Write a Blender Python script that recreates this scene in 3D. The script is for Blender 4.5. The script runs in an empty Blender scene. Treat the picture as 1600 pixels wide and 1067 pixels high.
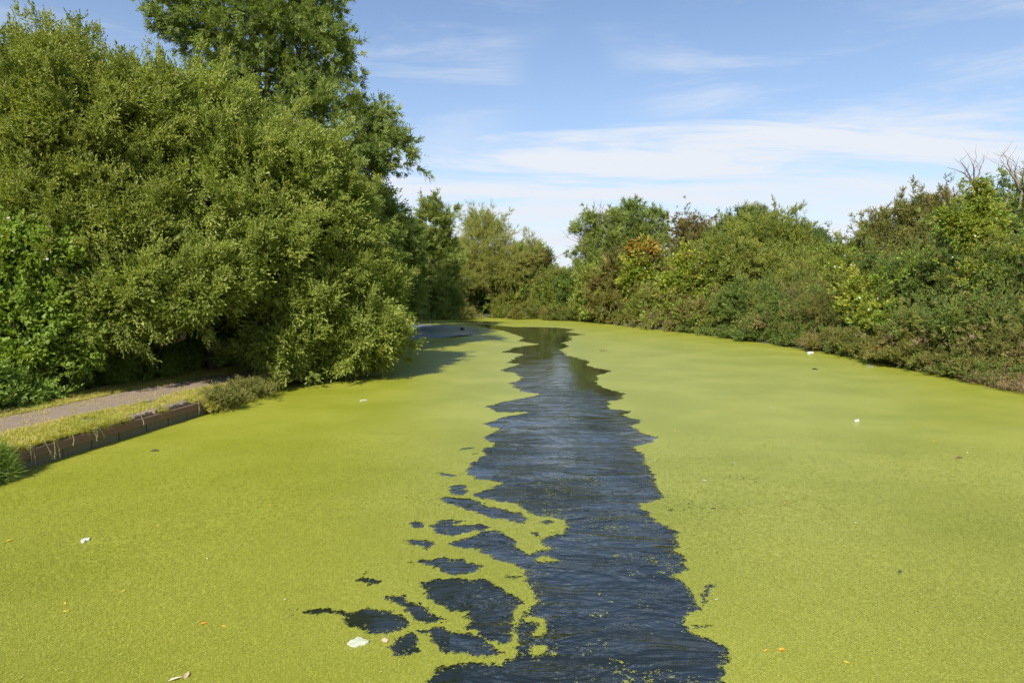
import bpy, math, random
import numpy as np
from math import radians, sin, cos, pi
from mathutils import Vector

S = bpy.context.scene
RNG = np.random.default_rng(7)
random.seed(7)
HC = 3.5                       # camera height above the water
F = 1067.0                     # focal length in photo pixels (24 mm lens)
PITCH = math.atan((533.5 - 455.0) / F)

# ------------------------------------------------------------------ camera
cam_d = bpy.data.cameras.new('camera'); cam = bpy.data.objects.new('camera', cam_d)
S.collection.objects.link(cam); S.camera = cam
cam_d.sensor_width = 36; cam_d.lens = 24.0; cam_d.clip_end = 3000; cam_d.clip_start = 0.05
cam.location = (0, 0, HC); cam.rotation_euler = (pi / 2 - PITCH, 0, 0)

# ------------------------------------------------------------------ sky and sun
SUN_EL = radians(38); SUN_AZ = radians(198)      # compass-like, from +Y clockwise
W = bpy.data.worlds.new('World'); S.world = W; W.use_nodes = True
nt = W.node_tree; nt.nodes.clear()
def N(t, typ, **kw):
    n = t.nodes.new(typ)
    for k, v in kw.items(): setattr(n, k, v)
    return n
def val(t, sock, v):
    if hasattr(v, 'is_output'): t.links.new(v, sock)
    else: sock.default_value = v
def M(t, op, a, b=None, c=None, clamp=False):
    n = N(t, 'ShaderNodeMath', operation=op, use_clamp=clamp)
    for i, v in enumerate((a, b, c)):
        if v is not None: val(t, n.inputs[i], v)
    return n.outputs[0]
def SM(t, v, a, b, lo=0.0, hi=1.0):
    n = N(t, 'ShaderNodeMapRange', interpolation_type='SMOOTHSTEP')
    val(t, n.inputs['Value'], v); n.inputs['From Min'].default_value = a; n.inputs['From Max'].default_value = b
    n.inputs['To Min'].default_value = lo; n.inputs['To Max'].default_value = hi
    return n.outputs['Result']
def NOISE(t, vec, scale, detail=4, rough=.55, dist=0.0, out='Fac'):
    n = N(t, 'ShaderNodeTexNoise'); n.inputs['Scale'].default_value = scale; n.inputs['Detail'].default_value = detail
    n.inputs['Roughness'].default_value = rough; n.inputs['Distortion'].default_value = dist
    if vec is not None: t.links.new(vec, n.inputs['Vector'])
    return n.outputs[out]
def MAP(t, vec, loc=(0,0,0), rot=(0,0,0), scale=(1,1,1)):
    n = N(t, 'ShaderNodeMapping'); t.links.new(vec, n.inputs['Vector'])
    n.inputs['Location'].default_value = loc; n.inputs['Rotation'].default_value = rot; n.inputs['Scale'].default_value = scale
    return n.outputs[0]
def MIX(t, f, a, b, mode='MIX'):
    n = N(t, 'ShaderNodeMix', data_type='RGBA', blend_type=mode)
    val(t, n.inputs[0], f)
    for s, v in ((n.inputs[6], a), (n.inputs[7], b)):
        if isinstance(v, tuple): v = v + (1,) if len(v) == 3 else v
        val(t, s, v)
    return n.outputs[2]

sky = N(nt, 'ShaderNodeTexSky', sky_type='NISHITA'); sky.sun_disc = False
sky.sun_elevation = SUN_EL; sky.sun_rotation = SUN_AZ
sky.air_density = 1.0; sky.dust_density = 0.6; sky.ozone_density = 2.2; sky.altitude = 20
tc = N(nt, 'ShaderNodeTexCoord').outputs['Generated']
sep = N(nt, 'ShaderNodeSeparateXYZ'); nt.links.new(tc, sep.inputs[0])
el = sep.outputs['Z']                                  # ~ sine of the elevation
den = M(nt, 'ADD', M(nt, 'MAXIMUM', el, 0.0), 0.10)
cmb = N(nt, 'ShaderNodeCombineXYZ')
nt.links.new(M(nt, 'DIVIDE', sep.outputs['X'], den), cmb.inputs[0]); nt.links.new(M(nt, 'DIVIDE', sep.outputs['Y'], den), cmb.inputs[1])
pl = cmb.outputs[0]
n1 = NOISE(nt, MAP(nt, pl, loc=(3.1, 1.7, 0), rot=(0, 0, radians(12)), scale=(0.45, 1.3, 1)), 1.3, 8, .6, .6)
n2 = NOISE(nt, MAP(nt, tc, loc=(.37, 0, .61), rot=(0, radians(24), 0), scale=(1.5, 1.5, 8.5)), 1.5, 9, .62, .5)
n3 = NOISE(nt, MAP(nt, tc, loc=(1.3, 9.1, 2.2)), 2.4, 3, .5)
# the low bank of thin cloud, its top edge wavering
edge = M(nt, 'ADD', 0.215, M(nt, 'MULTIPLY', M(nt, 'SUBTRACT', n1, 0.5), 0.32))
edge = M(nt, 'ADD', edge, M(nt, 'MULTIPLY', sep.outputs['X'], 0.045))
band = SM(nt, M(nt, 'SUBTRACT', edge, el), -0.02, 0.075)
band = M(nt, 'MULTIPLY', band, SM(nt, n1, 0.30, 0.62, .40, 1.0))
band = M(nt, 'MULTIPLY', band, 0.92)
wis = M(nt, 'MULTIPLY', SM(nt, n2, 0.45, 0.70), SM(nt, n3, 0.36, 0.54))
wis = M(nt, 'MULTIPLY', wis, 0.42)
veil = SM(nt, el, 0.60, 0.02, 0.0, 0.30)
cl = M(nt, 'MAXIMUM', M(nt, 'ADD', band, M(nt, 'MULTIPLY', veil, .6)), M(nt, 'ADD', wis, veil), clamp=True)
skc = MIX(nt, 1.0, sky.outputs[0], (0.79, 0.89, 0.99), 'MULTIPLY')
col = MIX(nt, cl, skc, (5.2, 5.5, 6.0))
bg = N(nt, 'ShaderNodeBackground'); bg.inputs['Strength'].default_value = 0.100
nt.links.new(col, bg.inputs['Color'])
nt.links.new(bg.outputs[0], N(nt, 'ShaderNodeOutputWorld').inputs['Surface'])

sl = bpy.data.lights.new('sun', 'SUN'); sun = bpy.data.objects.new('sun', sl); S.collection.objects.link(sun)
sl.energy = 5.0; sl.angle = radians(0.53); sl.color = (1.0, 0.95, 0.86)
sd = Vector((sin(SUN_AZ) * cos(SUN_EL), cos(SUN_AZ) * cos(SUN_EL), sin(SUN_EL)))
sun.rotation_euler = sd.to_track_quat('Z', 'Y').to_euler(); sun.location = sd * 60

vs = S.view_settings; vs.view_transform = 'Standard'; vs.look = 'None'; vs.gamma = 1; vs.use_curve_mapping = False
vs.exposure = 0.66
S.render.engine = 'CYCLES'
S.cycles.max_bounces = 6; S.cycles.diffuse_bounces = 3; S.cycles.glossy_bounces = 3; S.cycles.transmission_bounces = 3
S.cycles.caustics_reflective = False; S.cycles.caustics_refractive = False

# ------------------------------------------------------------------ pixel -> place
def ray(px, py):
    x = (px - 800) / F; y = -(py - 533.5) / F
    c, s = cos(PITCH), sin(PITCH)
    return x, c + y * s, -s + y * c           # camera forward tilted down by PITCH
def G(px, py, z=0.0):                          # where the ray meets a level at height z
    dx, dy, dz = ray(px, py); t = (z - HC) / dz
    return (dx * t, dy * t, z)
def at(px, py, Y):                             # the point on the ray at distance Y ahead
    dx, dy, dz = ray(px, py); t = Y / dy
    return (dx * t, Y, HC + dz * t)
def Gv(px, py):
    c, s = cos(PITCH), sin(PITCH)
    x = (px - 800) / F; y = -(py - 533.5) / F
    t = -HC / (-s + y * c)
    return x * t, (c + y * s) * t

# ------------------------------------------------------------------ object helpers
COL = S.collection
def link(o, parent=None):
    COL.objects.link(o)
    if parent is not None: o.parent = parent
    return o
def props(o, label=None, cat=None, group=None, kind=None):
    for k, v in (('label', label), ('category', cat), ('group', group), ('kind', kind)):
        if v: o[k] = v
    return o
def thing(name, loc, label, cat, group=None, rz=0.0):
    o = bpy.data.objects.new(name, None); o.empty_display_size = .2
    o.location = loc; o.rotation_euler = (0, 0, rz)
    return props(link(o), label, cat, group)
def mesh(name, V, Fc, mat, parent=None, smooth=False, kind=None, loc=None):
    me = bpy.data.meshes.new(name); me.from_pydata([tuple(v) for v in V], [], [tuple(f) for f in Fc])
    if mat is not None:
        me.materials.append(mat)
    if smooth: me.polygons.foreach_set('use_smooth', [True] * len(me.polygons))
    o = bpy.data.objects.new(name, me); link(o, parent)
    if loc: o.location = loc
    if kind: o['kind'] = kind
    return o
def local(V, root):                            # world verts into a thing placed at root
    L = root.location; return [(v[0]-L[0], v[1]-L[1], v[2]-L[2]) for v in V]
class MB:
    def __init__(s): s.v = []; s.f = []
    def add(s, V, Fc):
        b = len(s.v); s.v += list(V); s.f += [tuple(i + b for i in f) for f in Fc]
    def tube(s, pts, rad, n=6, cap=True):
        pts = [Vector(p) for p in pts]; rings = []
        for i, p in enumerate(pts):
            d = (pts[min(i+1, len(pts)-1)] - pts[max(i-1, 0)]).normalized()
            a = d.cross(Vector((0.3, 0.2, 1)) if abs(d.z) < .9 else Vector((1, 0.1, 0))).normalized(); b = d.cross(a)
            r = rad[i]
            rings.append([tuple(p + (a * cos(2*pi*k/n) + b * sin(2*pi*k/n)) * r) for k in range(n)])
        V = [v for r in rings for v in r]; Fc = []
        for i in range(len(rings)-1):
            for k in range(n):
                k2 = (k+1) % n; Fc.append((i*n+k, i*n+k2, (i+1)*n+k2, (i+1)*n+k))
        if cap: Fc.append(tuple(range(n))[::-1]); Fc.append(tuple((len(rings)-1)*n+k for k in range(n)))
        s.add(V, Fc)
    def build(s, name, mat, parent=None, smooth=True, kind=None):
        V = local(s.v, parent) if parent is not None else s.v
        return mesh(name, V, s.f, mat, parent, smooth, kind)

# ------------------------------------------------------------------ materials
def newmat(name):
    m = bpy.data.materials.new(name); m.use_nodes = True; t = m.node_tree
    b = t.nodes['Principled BSDF']; return m, t, b
def attr(t, name, typ='GEOMETRY'):
    n = N(t, 'ShaderNodeAttribute'); n.attribute_name = name; n.attribute_type = typ; return n
def leafmat(name, c0, c1, c2=None, rough=.45, trans=.42, f2=0.0, spec=.32):
    """c0..c1 by the spray's own tint, c2 on a share f2 of the leaves (turning, dry or lighter ones)."""
    m, t, b = newmat(name); gq = (2.28, 2.08, 1.62)
    c0, c1 = tuple(v*k for v, k in zip(c0, gq)), tuple(v*k for v, k in zip(c1, gq)); c2 = tuple(v*1.25 for v in c2) if c2 else None
    ti = attr(t, 'tint', 'INSTANCER').outputs['Fac']; lv = attr(t, 'leafv').outputs['Fac']
    c = MIX(t, ti, c0, c1)
    if c2: c = MIX(t, M(t, 'GREATER_THAN', M(t, 'ADD', M(t, 'MULTIPLY', lv, .6), M(t, 'MULTIPLY', ti, .4)), 1 - f2), c, c2)
    k = M(t, 'ADD', 0.72, M(t, 'MULTIPLY', M(t, 'FRACT', M(t, 'MULTIPLY', lv, 7.31)), 0.56))
    hs = N(t, 'ShaderNodeHueSaturation'); t.links.new(c, hs.inputs['Color']); t.links.new(k, hs.inputs['Value'])
    hs.inputs['Hue'].default_value = .5
    st = attr(t, 'stem').outputs['Fac']
    c = MIX(t, st, hs.outputs[0], (0.10, 0.075, 0.045))
    t.links.new(c, b.inputs['Base Color']); b.inputs['Roughness'].default_value = rough
    b.inputs['Specular IOR Level'].default_value = spec
    tr = N(t, 'ShaderNodeBsdfTranslucent'); t.links.new(MIX(t, 1.0, c, (1.25, 1.3, .55), 'MULTIPLY'), tr.inputs['Color'])
    mx = N(t, 'ShaderNodeMixShader'); val(t, mx.inputs[0], M(t, 'MULTIPLY', M(t, 'SUBTRACT', 1.0, st), trans))
    t.links.new(b.outputs[0], mx.inputs[1]); t.links.new(tr.outputs[0], mx.inputs[2])
    t.links.new(mx.outputs[0], t.nodes['Material Output'].inputs['Surface'])
    return m
LM = {
 'willow': leafmat('willow leaf', (.078,.105,.024), (.142,.170,.042), (.20,.22,.07), f2=.10),
 'willow_low': leafmat('lower willow leaf', (.085,.120,.026), (.150,.182,.048), (.22,.22,.06), f2=.10),
 'ash': leafmat('ash leaf', (.068,.105,.030), (.120,.158,.046), (.16,.12,.05), f2=.05),
 'ash_light': leafmat('light ash leaf', (.080,.112,.030), (.130,.165,.048)),
 'bind': leafmat('bindweed leaf', (.062,.105,.018), (.115,.165,.028), (.20,.20,.03), f2=.08, rough=.5),
 'bind_y': leafmat('yellow bindweed leaf', (.075,.110,.016), (.150,.172,.024), (.22,.12,.03), f2=.12, rough=.5),
 'gold': leafmat('golden leaf', (.15,.15,.02), (.23,.105,.02), (.12,.14,.03), f2=.45, rough=.5),
 'yellowwillow': leafmat('yellowing willow leaf', (.105,.128,.030), (.175,.190,.055), (.18,.165,.07), f2=.2),
 'haw': leafmat('hawthorn leaf', (.060,.085,.020), (.115,.13,.032), (.17,.085,.03), f2=.28),
 'haw_red': leafmat('reddening hawthorn leaf', (.085,.070,.022), (.125,.080,.034), (.060,.085,.018), f2=.45),
 'haw_grey': leafmat('grey hawthorn leaf', (.072,.088,.026), (.120,.125,.040), (.13,.10,.045), f2=.18),
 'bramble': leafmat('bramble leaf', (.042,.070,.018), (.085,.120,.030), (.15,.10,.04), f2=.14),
 'bramble_b': leafmat('browned bramble leaf', (.070,.080,.024), (.125,.12,.04), (.19,.12,.07), f2=.30),
 'shrub': leafmat('green shrub leaf', (.076,.104,.020), (.128,.152,.034), (.20,.18,.06), f2=.10),
 'sallow': leafmat('pale shrub leaf', (.090,.118,.026), (.145,.165,.040), (.17,.155,.06), f2=.12),
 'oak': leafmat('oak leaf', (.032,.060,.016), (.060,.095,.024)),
 'herb': leafmat('nettle leaf', (.060,.105,.020), (.12,.18,.040), (.19,.19,.07), f2=.12),
 'dry': leafmat('dry stalk leaf', (.19,.14,.08), (.30,.24,.14), (.12,.10,.05), f2=.3, trans=.15),
 'pink': leafmat('seeding flower head', (.17,.115,.11), (.24,.18,.155), (.27,.21,.22), f2=.3, rough=.7),
 'grass': leafmat('verge grass', (.13,.165,.028), (.25,.235,.060), (.38,.32,.13), f2=.30, rough=.55),
 'grass_g': leafmat('green rank grass', (.085,.14,.028), (.16,.21,.05), (.30,.27,.12), f2=.16, rough=.5),
}
def bark(name, c0, c1):
    m, t, b = newmat(name); g = N(t, 'ShaderNodeTexCoord').outputs['Object']
    n = NOISE(t, MAP(t, g, scale=(6, 6, 1.2)), 3, 8, .7)
    t.links.new(MIX(t, n, c0, c1), b.inputs['Base Color']); b.inputs['Roughness'].default_value = .9
    bp = N(t, 'ShaderNodeBump'); bp.inputs['Strength'].default_value = .8; bp.inputs['Distance'].default_value = .02
    t.links.new(n, bp.inputs['Height']); t.links.new(bp.outputs[0], b.inputs['Normal'])
    return m
BARK = bark('bark', (.05,.038,.028), (.16,.13,.10))
BARK_RED = bark('reddish bark', (.10,.055,.04), (.24,.15,.11))
DEADWOOD = bark('dead wood', (.13,.105,.085), (.30,.26,.22))

# ------------------------------------------------------------------ sprays of leaves (instanced inside one crown)
def spray(name, mat, r, L, nl, ll, lw, subs=3, spread=.7, droop=.15, opp=False, heart=False, upright=False, stemr=.004, fold=.25):
    V = []; Fc = []; lv = []; st = []
    def leaf(p, d, up, l, w):
        v = r.random(); side = d.cross(up).normalized(); nrm = side.cross(d).normalized()
        b = len(V)
        if heart:
            V.extend([p, p + d*l*-.12 + side*w*.38, p + d*l*.22 + side*w*.55 + nrm*w*fold*.5, p + d*l, p + d*l*.22 - side*w*.55 + nrm*w*fold*.5, p + d*l*-.12 - side*w*.38])
            Fc.extend([(b, b+1, b+2, b+3), (b, b+3, b+4, b+5)]); lv.extend([v]*6); st.extend([0.0]*6)
        else:
            q = p + d*l*.45
            V.extend([p, q + side*w*.5 + nrm*w*fold, p + d*l - nrm*l*.06, q - side*w*.5 + nrm*w*fold])
            Fc.extend([(b, b+1, b+2), (b, b+2, b+3)]); lv.extend([v]*4); st.extend([0.0]*4)
    for s in range(subs):
        d0 = Vector((1, 0, 0)) if s == 0 else Vector((1, spread*r.uniform(-1, 1), spread*r.uniform(-1, 1))).normalized()
        Ls = L * (1 if s == 0 else r.uniform(.5, .9)); org = Vector((0, 0, 0)) if s == 0 else Vector((L*r.uniform(0, .35), 0, 0))
        bend = Vector((0, r.uniform(-.25, .25), r.uniform(-.25, .25) - droop))
        pts = [org + d0*Ls*u + bend*Ls*u*u for u in (0, .35, .7, 1)]
        if stemr > 0:                                    # three-sided stem
            b = len(V)
            for i, p in enumerate(pts):
                rr = stemr*(1 - .75*i/3)
                for k in range(3): V.append(p + Vector((0, cos(k*2.094), sin(k*2.094)))*rr)
            for i in range(3):
                for k in range(3):
                    k2 = (k+1) % 3; Fc.append((b+i*3+k, b+i*3+k2, b+(i+1)*3+k2, b+(i+1)*3+k))
            lv.extend([.5]*12); st.extend([1.0]*12)
        for i in range(nl):
            u = .12 + .88*(i + r.random()*.6)/nl
            p = org + d0*Ls*u + bend*Ls*u*u
            for sg in ((1, -1) if opp else ((1,) if i % 2 else (-1,))):
                ang = r.uniform(0, 2*pi)
                rad = Vector((0, cos(ang), sin(ang)))
                if opp: rad = Vector((0, sg, r.uniform(-.35, .35)))
                dd = (d0*r.uniform(.35, 1.0) + rad*r.uniform(.6, 1.1)); dd.normalize()
                up = Vector((r.uniform(-.5, .5), r.uniform(-.5, .5), 1)) + d0*.3
                f = r.uniform(.7, 1.15) * (1 - .35*u)
                leaf(p, dd, up, ll*f, lw*f)
        leaf(org + d0*Ls + bend*Ls, d0, Vector((0, .3, 1)), ll*.9, lw*.9)
    me = bpy.data.meshes.new(name); me.from_pydata([tuple(v) for v in V], [], Fc); me.materials.append(mat)
    a = me.attributes.new('leafv', 'FLOAT', 'POINT'); a.data.foreach_set('value', lv)
    a = me.attributes.new('stem', 'FLOAT', 'POINT'); a.data.foreach_set('value', st)
    me.polygons.foreach_set('use_smooth', [False]*len(me.polygons))
    return me
def blades(name, mat, r, n, h, w, lean, spread):
    V = []; Fc = []; lv = []
    for i in range(n):
        a = r.uniform(0, 2*pi); a2 = a + r.uniform(-.9, .9); hh = h*r.uniform(.4, 1.15); ln = lean*r.uniform(.2, 1.2)*hh
        o = Vector((0, cos(a), sin(a)))*spread*r.random(); o2 = Vector((0, cos(a2), sin(a2)))
        sd_ = Vector((0, -sin(a2), cos(a2)))*w*.5*r.uniform(.6, 1.2); b = len(V); v = r.random()
        V.extend([o - sd_, o + sd_, o + o2*ln*.35 + Vector((hh*.55, 0, 0)) + sd_*.8, o + o2*ln*.35 + Vector((hh*.55, 0, 0)) - sd_*.8, o + o2*ln + Vector((hh*(1 - .25*lean), 0, 0))])
        Fc.extend([(b, b+1, b+2, b+3), (b+3, b+2, b+4)]); lv.extend([v]*5)
    me = bpy.data.meshes.new(name); me.from_pydata([tuple(v) for v in V], [], Fc); me.materials.append(mat)
    a = me.attributes.new('leafv', 'FLOAT', 'POINT'); a.data.foreach_set('value', lv)
    me.attributes.new('stem', 'FLOAT', 'POINT')
    return me
SPEC = {   # kind: arguments of one spray
 'willow': dict(L=.44, nl=6, ll=.145, lw=.068, subs=4, spread=.85, droop=.0, stemr=.0022),
 'ash': dict(L=.36, nl=5, ll=.135, lw=.048, subs=4, spread=1.1, droop=.30, opp=True, fold=.15, stemr=.0022),
 'bind': dict(L=.36, nl=5, ll=.125, lw=.105, subs=3, spread=.9, droop=.5, heart=True, stemr=.002),
 'haw': dict(L=.32, nl=7, ll=.080, lw=.062, subs=5, spread=.95, droop=.1, stemr=.0022),
 'bramble': dict(L=.38, nl=6, ll=.110, lw=.082, subs=4, spread=1.0, droop=.3, stemr=.0022),
 'herb': dict(L=.42, nl=6, ll=.115, lw=.060, subs=3, spread=.8, droop=.1, opp=True, stemr=.0022),
 'wispy': dict(L=.50, nl=7, ll=.110, lw=.042, subs=5, spread=.65, droop=.05, stemr=.0018),
 'feather': dict(L=.32, nl=9, ll=.062, lw=.026, subs=6, spread=.8, droop=.1, stemr=.0015),
 'dry': dict(L=.50, nl=3, ll=.09, lw=.012, subs=5, spread=.7, droop=.15, stemr=.005),
}
GROUPS = {}
def scatter_group(kind, matkey):
    key = (kind, matkey)
    if key in GROUPS: return GROUPS[key]
    c = bpy.data.collections.new('spray_source_%s_%s' % key); r = random.Random(sum(map(ord, kind + matkey)))
    for i in range(4):
        if kind in ('tuft', 'rank', 'frond'):
            if kind == 'tuft': me = blades('tuft', LM[matkey], r, 16, .085, .007, .9, .05)
            elif kind == 'rank': me = blades('rank', LM[matkey], r, 20, .38, .012, .85, .06)
            else: me = frond_mesh(r)
        else: me = spray('spray', LM[matkey], r, **SPEC[kind])
        c.objects.link(bpy.data.objects.new('spray_source', me))
    g = bpy.data.node_groups.new('scatter_%s_%s' % key, 'GeometryNodeTree')
    g.interface.new_socket('Geometry', in_out='INPUT', socket_type='NodeSocketGeometry')
    g.interface.new_socket('Geometry', in_out='OUTPUT', socket_type='NodeSocketGeometry')
    gi = g.nodes.new('NodeGroupInput'); go = g.nodes.new('NodeGroupOutput')
    ci = g.nodes.new('GeometryNodeCollectionInfo'); ci.inputs['Collection'].default_value = c
    ci.inputs['Separate Children'].default_value = True; ci.inputs['Reset Children'].default_value = True
    ip = g.nodes.new('GeometryNodeInstanceOnPoints'); ip.inputs['Pick Instance'].default_value = True
    def na(name, typ):
        n = g.nodes.new('GeometryNodeInputNamedAttribute'); n.data_type = typ; n.inputs['Name'].default_value = name; return n.outputs['Attribute']
    e2r = g.nodes.new('FunctionNodeEulerToRotation'); g.links.new(na('rot', 'FLOAT_VECTOR'), e2r.inputs[0])
    g.links.new(gi.outputs[0], ip.inputs['Points']); g.links.new(ci.outputs[0], ip.inputs['Instance'])
    g.links.new(na('pick', 'INT'), ip.inputs['Instance Index']); g.links.new(e2r.outputs[0], ip.inputs['Rotation'])
    g.links.new(na('scl', 'FLOAT'), ip.inputs['Scale']); g.links.new(ip.outputs[0], go.inputs[0])
    GROUPS[key] = g; return g
def scatter(name, P, D, scl, tint, kind, matkey, parent=None, roll=None):
    """one object whose points carry sprays of real leaves"""
    n = len(P); P = np.asarray(P, float)
    if parent is not None: P = P - np.array(parent.location)
    me = bpy.data.meshes.new(name); me.vertices.add(n); me.vertices.foreach_set('co', P.astype(np.float32).ravel())
    D = D / np.maximum(np.linalg.norm(D, axis=1, keepdims=True), 1e-6)
    rot = np.stack([RNG.uniform(0, 2*pi, n) if roll is None else roll, -np.arcsin(np.clip(D[:, 2], -1, 1)), np.arctan2(D[:, 1], D[:, 0])], 1)
    for nm, ty, dt, ar in (('rot', 'FLOAT_VECTOR', 'vector', rot), ('scl', 'FLOAT', 'value', scl), ('tint', 'FLOAT', 'value', np.clip(tint, 0, 1)), ('pick', 'INT', 'value', RNG.integers(0, 4, n))):
        a = me.attributes.new(nm, ty, 'POINT'); a.data.foreach_set(dt, np.ascontiguousarray(ar, dtype=np.int32 if ty == 'INT' else np.float32).ravel())
    o = bpy.data.objects.new(name, me); link(o, parent); o['kind'] = 'stuff'
    md = o.modifiers.new('leaves', 'NODES'); md.node_group = scatter_group(kind, matkey)
    return o

def unit(n):
    v = RNG.normal(size=(n, 3)); return v / np.linalg.norm(v, axis=1, keepdims=True)
def crown_points(lobes, spacing, size, per, zmin, inner=.5, shoots=.12, updir=.35, keep=1.0, gap=0.0):
    """clusters over the skins of the lobes, sprays round each cluster; sparse sprays inside"""
    P = []; D = []; Sc = []; T = []
    L = np.array(lobes, float)
    for li, l in enumerate(L):
        c, r = l[:3], l[3:6]
        rm = (r[0]*r[1]*r[2])**(1/3); area = 4*pi*rm*rm*1.05
        n = max(6, int(area / spacing**2 * keep))
        u = unit(n); k = 1 - .30*RNG.random(n)**1.6 + .07*RNG.normal(size=n)
        C = c + u*r*k[:, None]
        ok = C[:, 2] > zmin
        for lj, m in enumerate(L):
            if lj != li: ok &= (((C - m[:3])/m[3:6])**2).sum(1) > .55
        if gap > 0:
            h = np.sin(C[:, 0]*1.7 + 3*li)*np.sin(C[:, 2]*1.9 + li)*np.sin(C[:, 1]*1.5 + 1.3)
            ok &= (h < 1 - gap - .25*RNG.random(n))
        C = C[ok]; u = u[ok]; n = len(C)
        ax = u/r; ax /= np.linalg.norm(ax, axis=1, keepdims=True); ax[:, 2] += updir; ax /= np.linalg.norm(ax, axis=1, keepdims=True)
        ct = RNG.normal(.5, .2, n) + .10*u[:, 2]
        sh = RNG.random(n) < shoots
        for j in range(per):
            w = RNG.normal(size=(n, 3))
            off = w*size*.42 - ax*(np.abs(RNG.normal(size=(n, 1)))*size*.35)
            off = np.where(sh[:, None], ax*(RNG.random((n, 1))*2.2)*size + w*size*.13, off)
            P.append(C + off); d = ax + .62*RNG.normal(size=(n, 3)); d = np.where(sh[:, None], ax + .35*w, d); D.append(d)
            Sc.append(RNG.uniform(.75, 1.25, n)*np.where(sh, .8, 1)); T.append(ct + RNG.normal(0, .13, n))
        m = int(area / spacing**2 * per * inner * .5)
        u = unit(m); q = c + u*r*(RNG.random((m, 1))**.5*.82)
        P.append(q); D.append(u + .8*RNG.normal(size=(m, 3))); Sc.append(RNG.uniform(1.0, 1.6, m)); T.append(RNG.normal(.35, .2, m))
    P = np.concatenate(P); D = np.concatenate(D); Sc = np.concatenate(Sc); T = np.concatenate(T)
    ok = P[:, 2] > zmin
    return P[ok], D[ok], Sc[ok], T[ok]
def lobe(px, py, rx, ry, Y, depth=None):
    """an ellipsoid of crown whose outline spans rx, ry photo pixels at distance Y"""
    k = Y / F; c = at(px, py, Y)
    return [c[0], c[1], c[2], rx*k, depth if depth else max(rx, ry)*k*.8, ry*k]
def limb(mb, a, b, r0, r1, wob=.06, n=6, sides=6):
    a, b = Vector(a), Vector(b); L = (b-a).length; pts = []; rad = []
    for i in range(n+1):
        u = i/n; p = a.lerp(b, u) + Vector((random.gauss(0, 1), random.gauss(0, 1), random.gauss(0, .6)))*wob*L*(.5 if 0 < i < n else 0) + Vector((0, 0, sin(u*pi)*.06*L))
        pts.append(p); rad.append(r0 + (r1-r0)*u)
    mb.tube(pts, rad, sides); return pts
def tree(name, label, cat, group, lobes, kind, mk, base=None, trunk_r=.16, spacing=.75, size=.55, per=9, scl=1.0, zmin=.25,
         inner=.5, shoots=.12, updir=.35, gap=0.0, bk=None, nlimb=5, extra=None, lean=None, foot=True):
    bk = bk or BARK; L = lobes; c0 = L[0]
    if base is None: base = (c0[0], c0[1], .35)
    root = thing(name, base, label, cat, group)
    P, D, Sc, T = crown_points(L, spacing, size, per, zmin, inner, shoots, updir, gap=gap)
    scatter('crown', P, D, Sc*scl, T, kind, mk, root)
    for (k2, m2, sel) in (extra or []):
        P, D, Sc, T = crown_points(sel[0], sel[1], size, sel[2], zmin, .0, shoots, updir)
        scatter('crown', P, D, Sc*scl, T, k2, m2, root)
    top = max(l[2] for l in L)
    if foot:
        mb = MB(); a = Vector(base) - Vector((0, 0, .3)); b = Vector((c0[0], c0[1], max(c0[2]*.55 + .2, base[2]+.3)))
        pts = limb(mb, a, b, trunk_r, trunk_r*.7, .03, 6, 9); mb.build('trunk', bk, root)
        order = sorted(L, key=lambda l: -l[3]*l[5])[:nlimb]
        for l in order:
            mb = MB(); e = Vector(l[:3]) + Vector((0, 0, l[5]*.35)); s = pts[random.choice((3, 4, 5, 6))]
            q = limb(mb, s, e, trunk_r*.5, trunk_r*.16, .10, 7, 6)
            for _ in range(5):
                u = Vector(unit(1)[0]); u.z = abs(u.z)*.9 + .1
                t = Vector(l[:3]) + Vector((u.x*l[3], u.y*l[4], u.z*l[5]))*.93
                limb(mb, random.choice(q[2:]), t, trunk_r*.2, .008, .12, 5, 4)
            mb.build('branch', bk, root)
    return root


# ------------------------------------------------------------------ ground, water, weed
def frond_mesh(r):
    V = []; Fc = []; lv = []
    for i in range(5):
        x, y = r.gauss(0, .011), r.gauss(0, .011); z = r.uniform(.001, .006); R = r.uniform(.0045, .0085); v = r.random(); b = len(V)
        tx, ty = r.gauss(0, .18), r.gauss(0, .18); a0 = r.uniform(0, 6)
        for k in range(5):
            a = a0 + k*2*pi/5; dx, dy = R*cos(a), R*sin(a)*.8
            V.append((z + dx*tx + dy*ty, x + dx, y + dy))
        Fc.append(tuple(range(b, b+5))); lv += [v]*5
    me = bpy.data.meshes.new('frond'); me.from_pydata(V, [], Fc); me.materials.append(WEED_F)
    a = me.attributes.new('leafv', 'FLOAT', 'POINT'); a.data.foreach_set('value', lv)
    return me

WATER, t, b = newmat('water')
g = N(t, 'ShaderNodeTexCoord').outputs['Object']
w1 = NOISE(t, MAP(t, g, rot=(0, 0, .12), scale=(.55, 1.3, 1)), 1.15, 4, .55, 2.2)
w2 = NOISE(t, MAP(t, g, rot=(0, 0, -.25), scale=(.6, 1.8, 1)), 5.0, 3, .55, 1.2)
w3 = NOISE(t, MAP(t, g, scale=(.5, .8, 1)), .8, 3, .5, 1.2)
w4 = SM(t, NOISE(t, MAP(t, g, scale=(.6, .35, 1)), .7, 3, .5), .35, .65, .35, 1.45)
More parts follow.
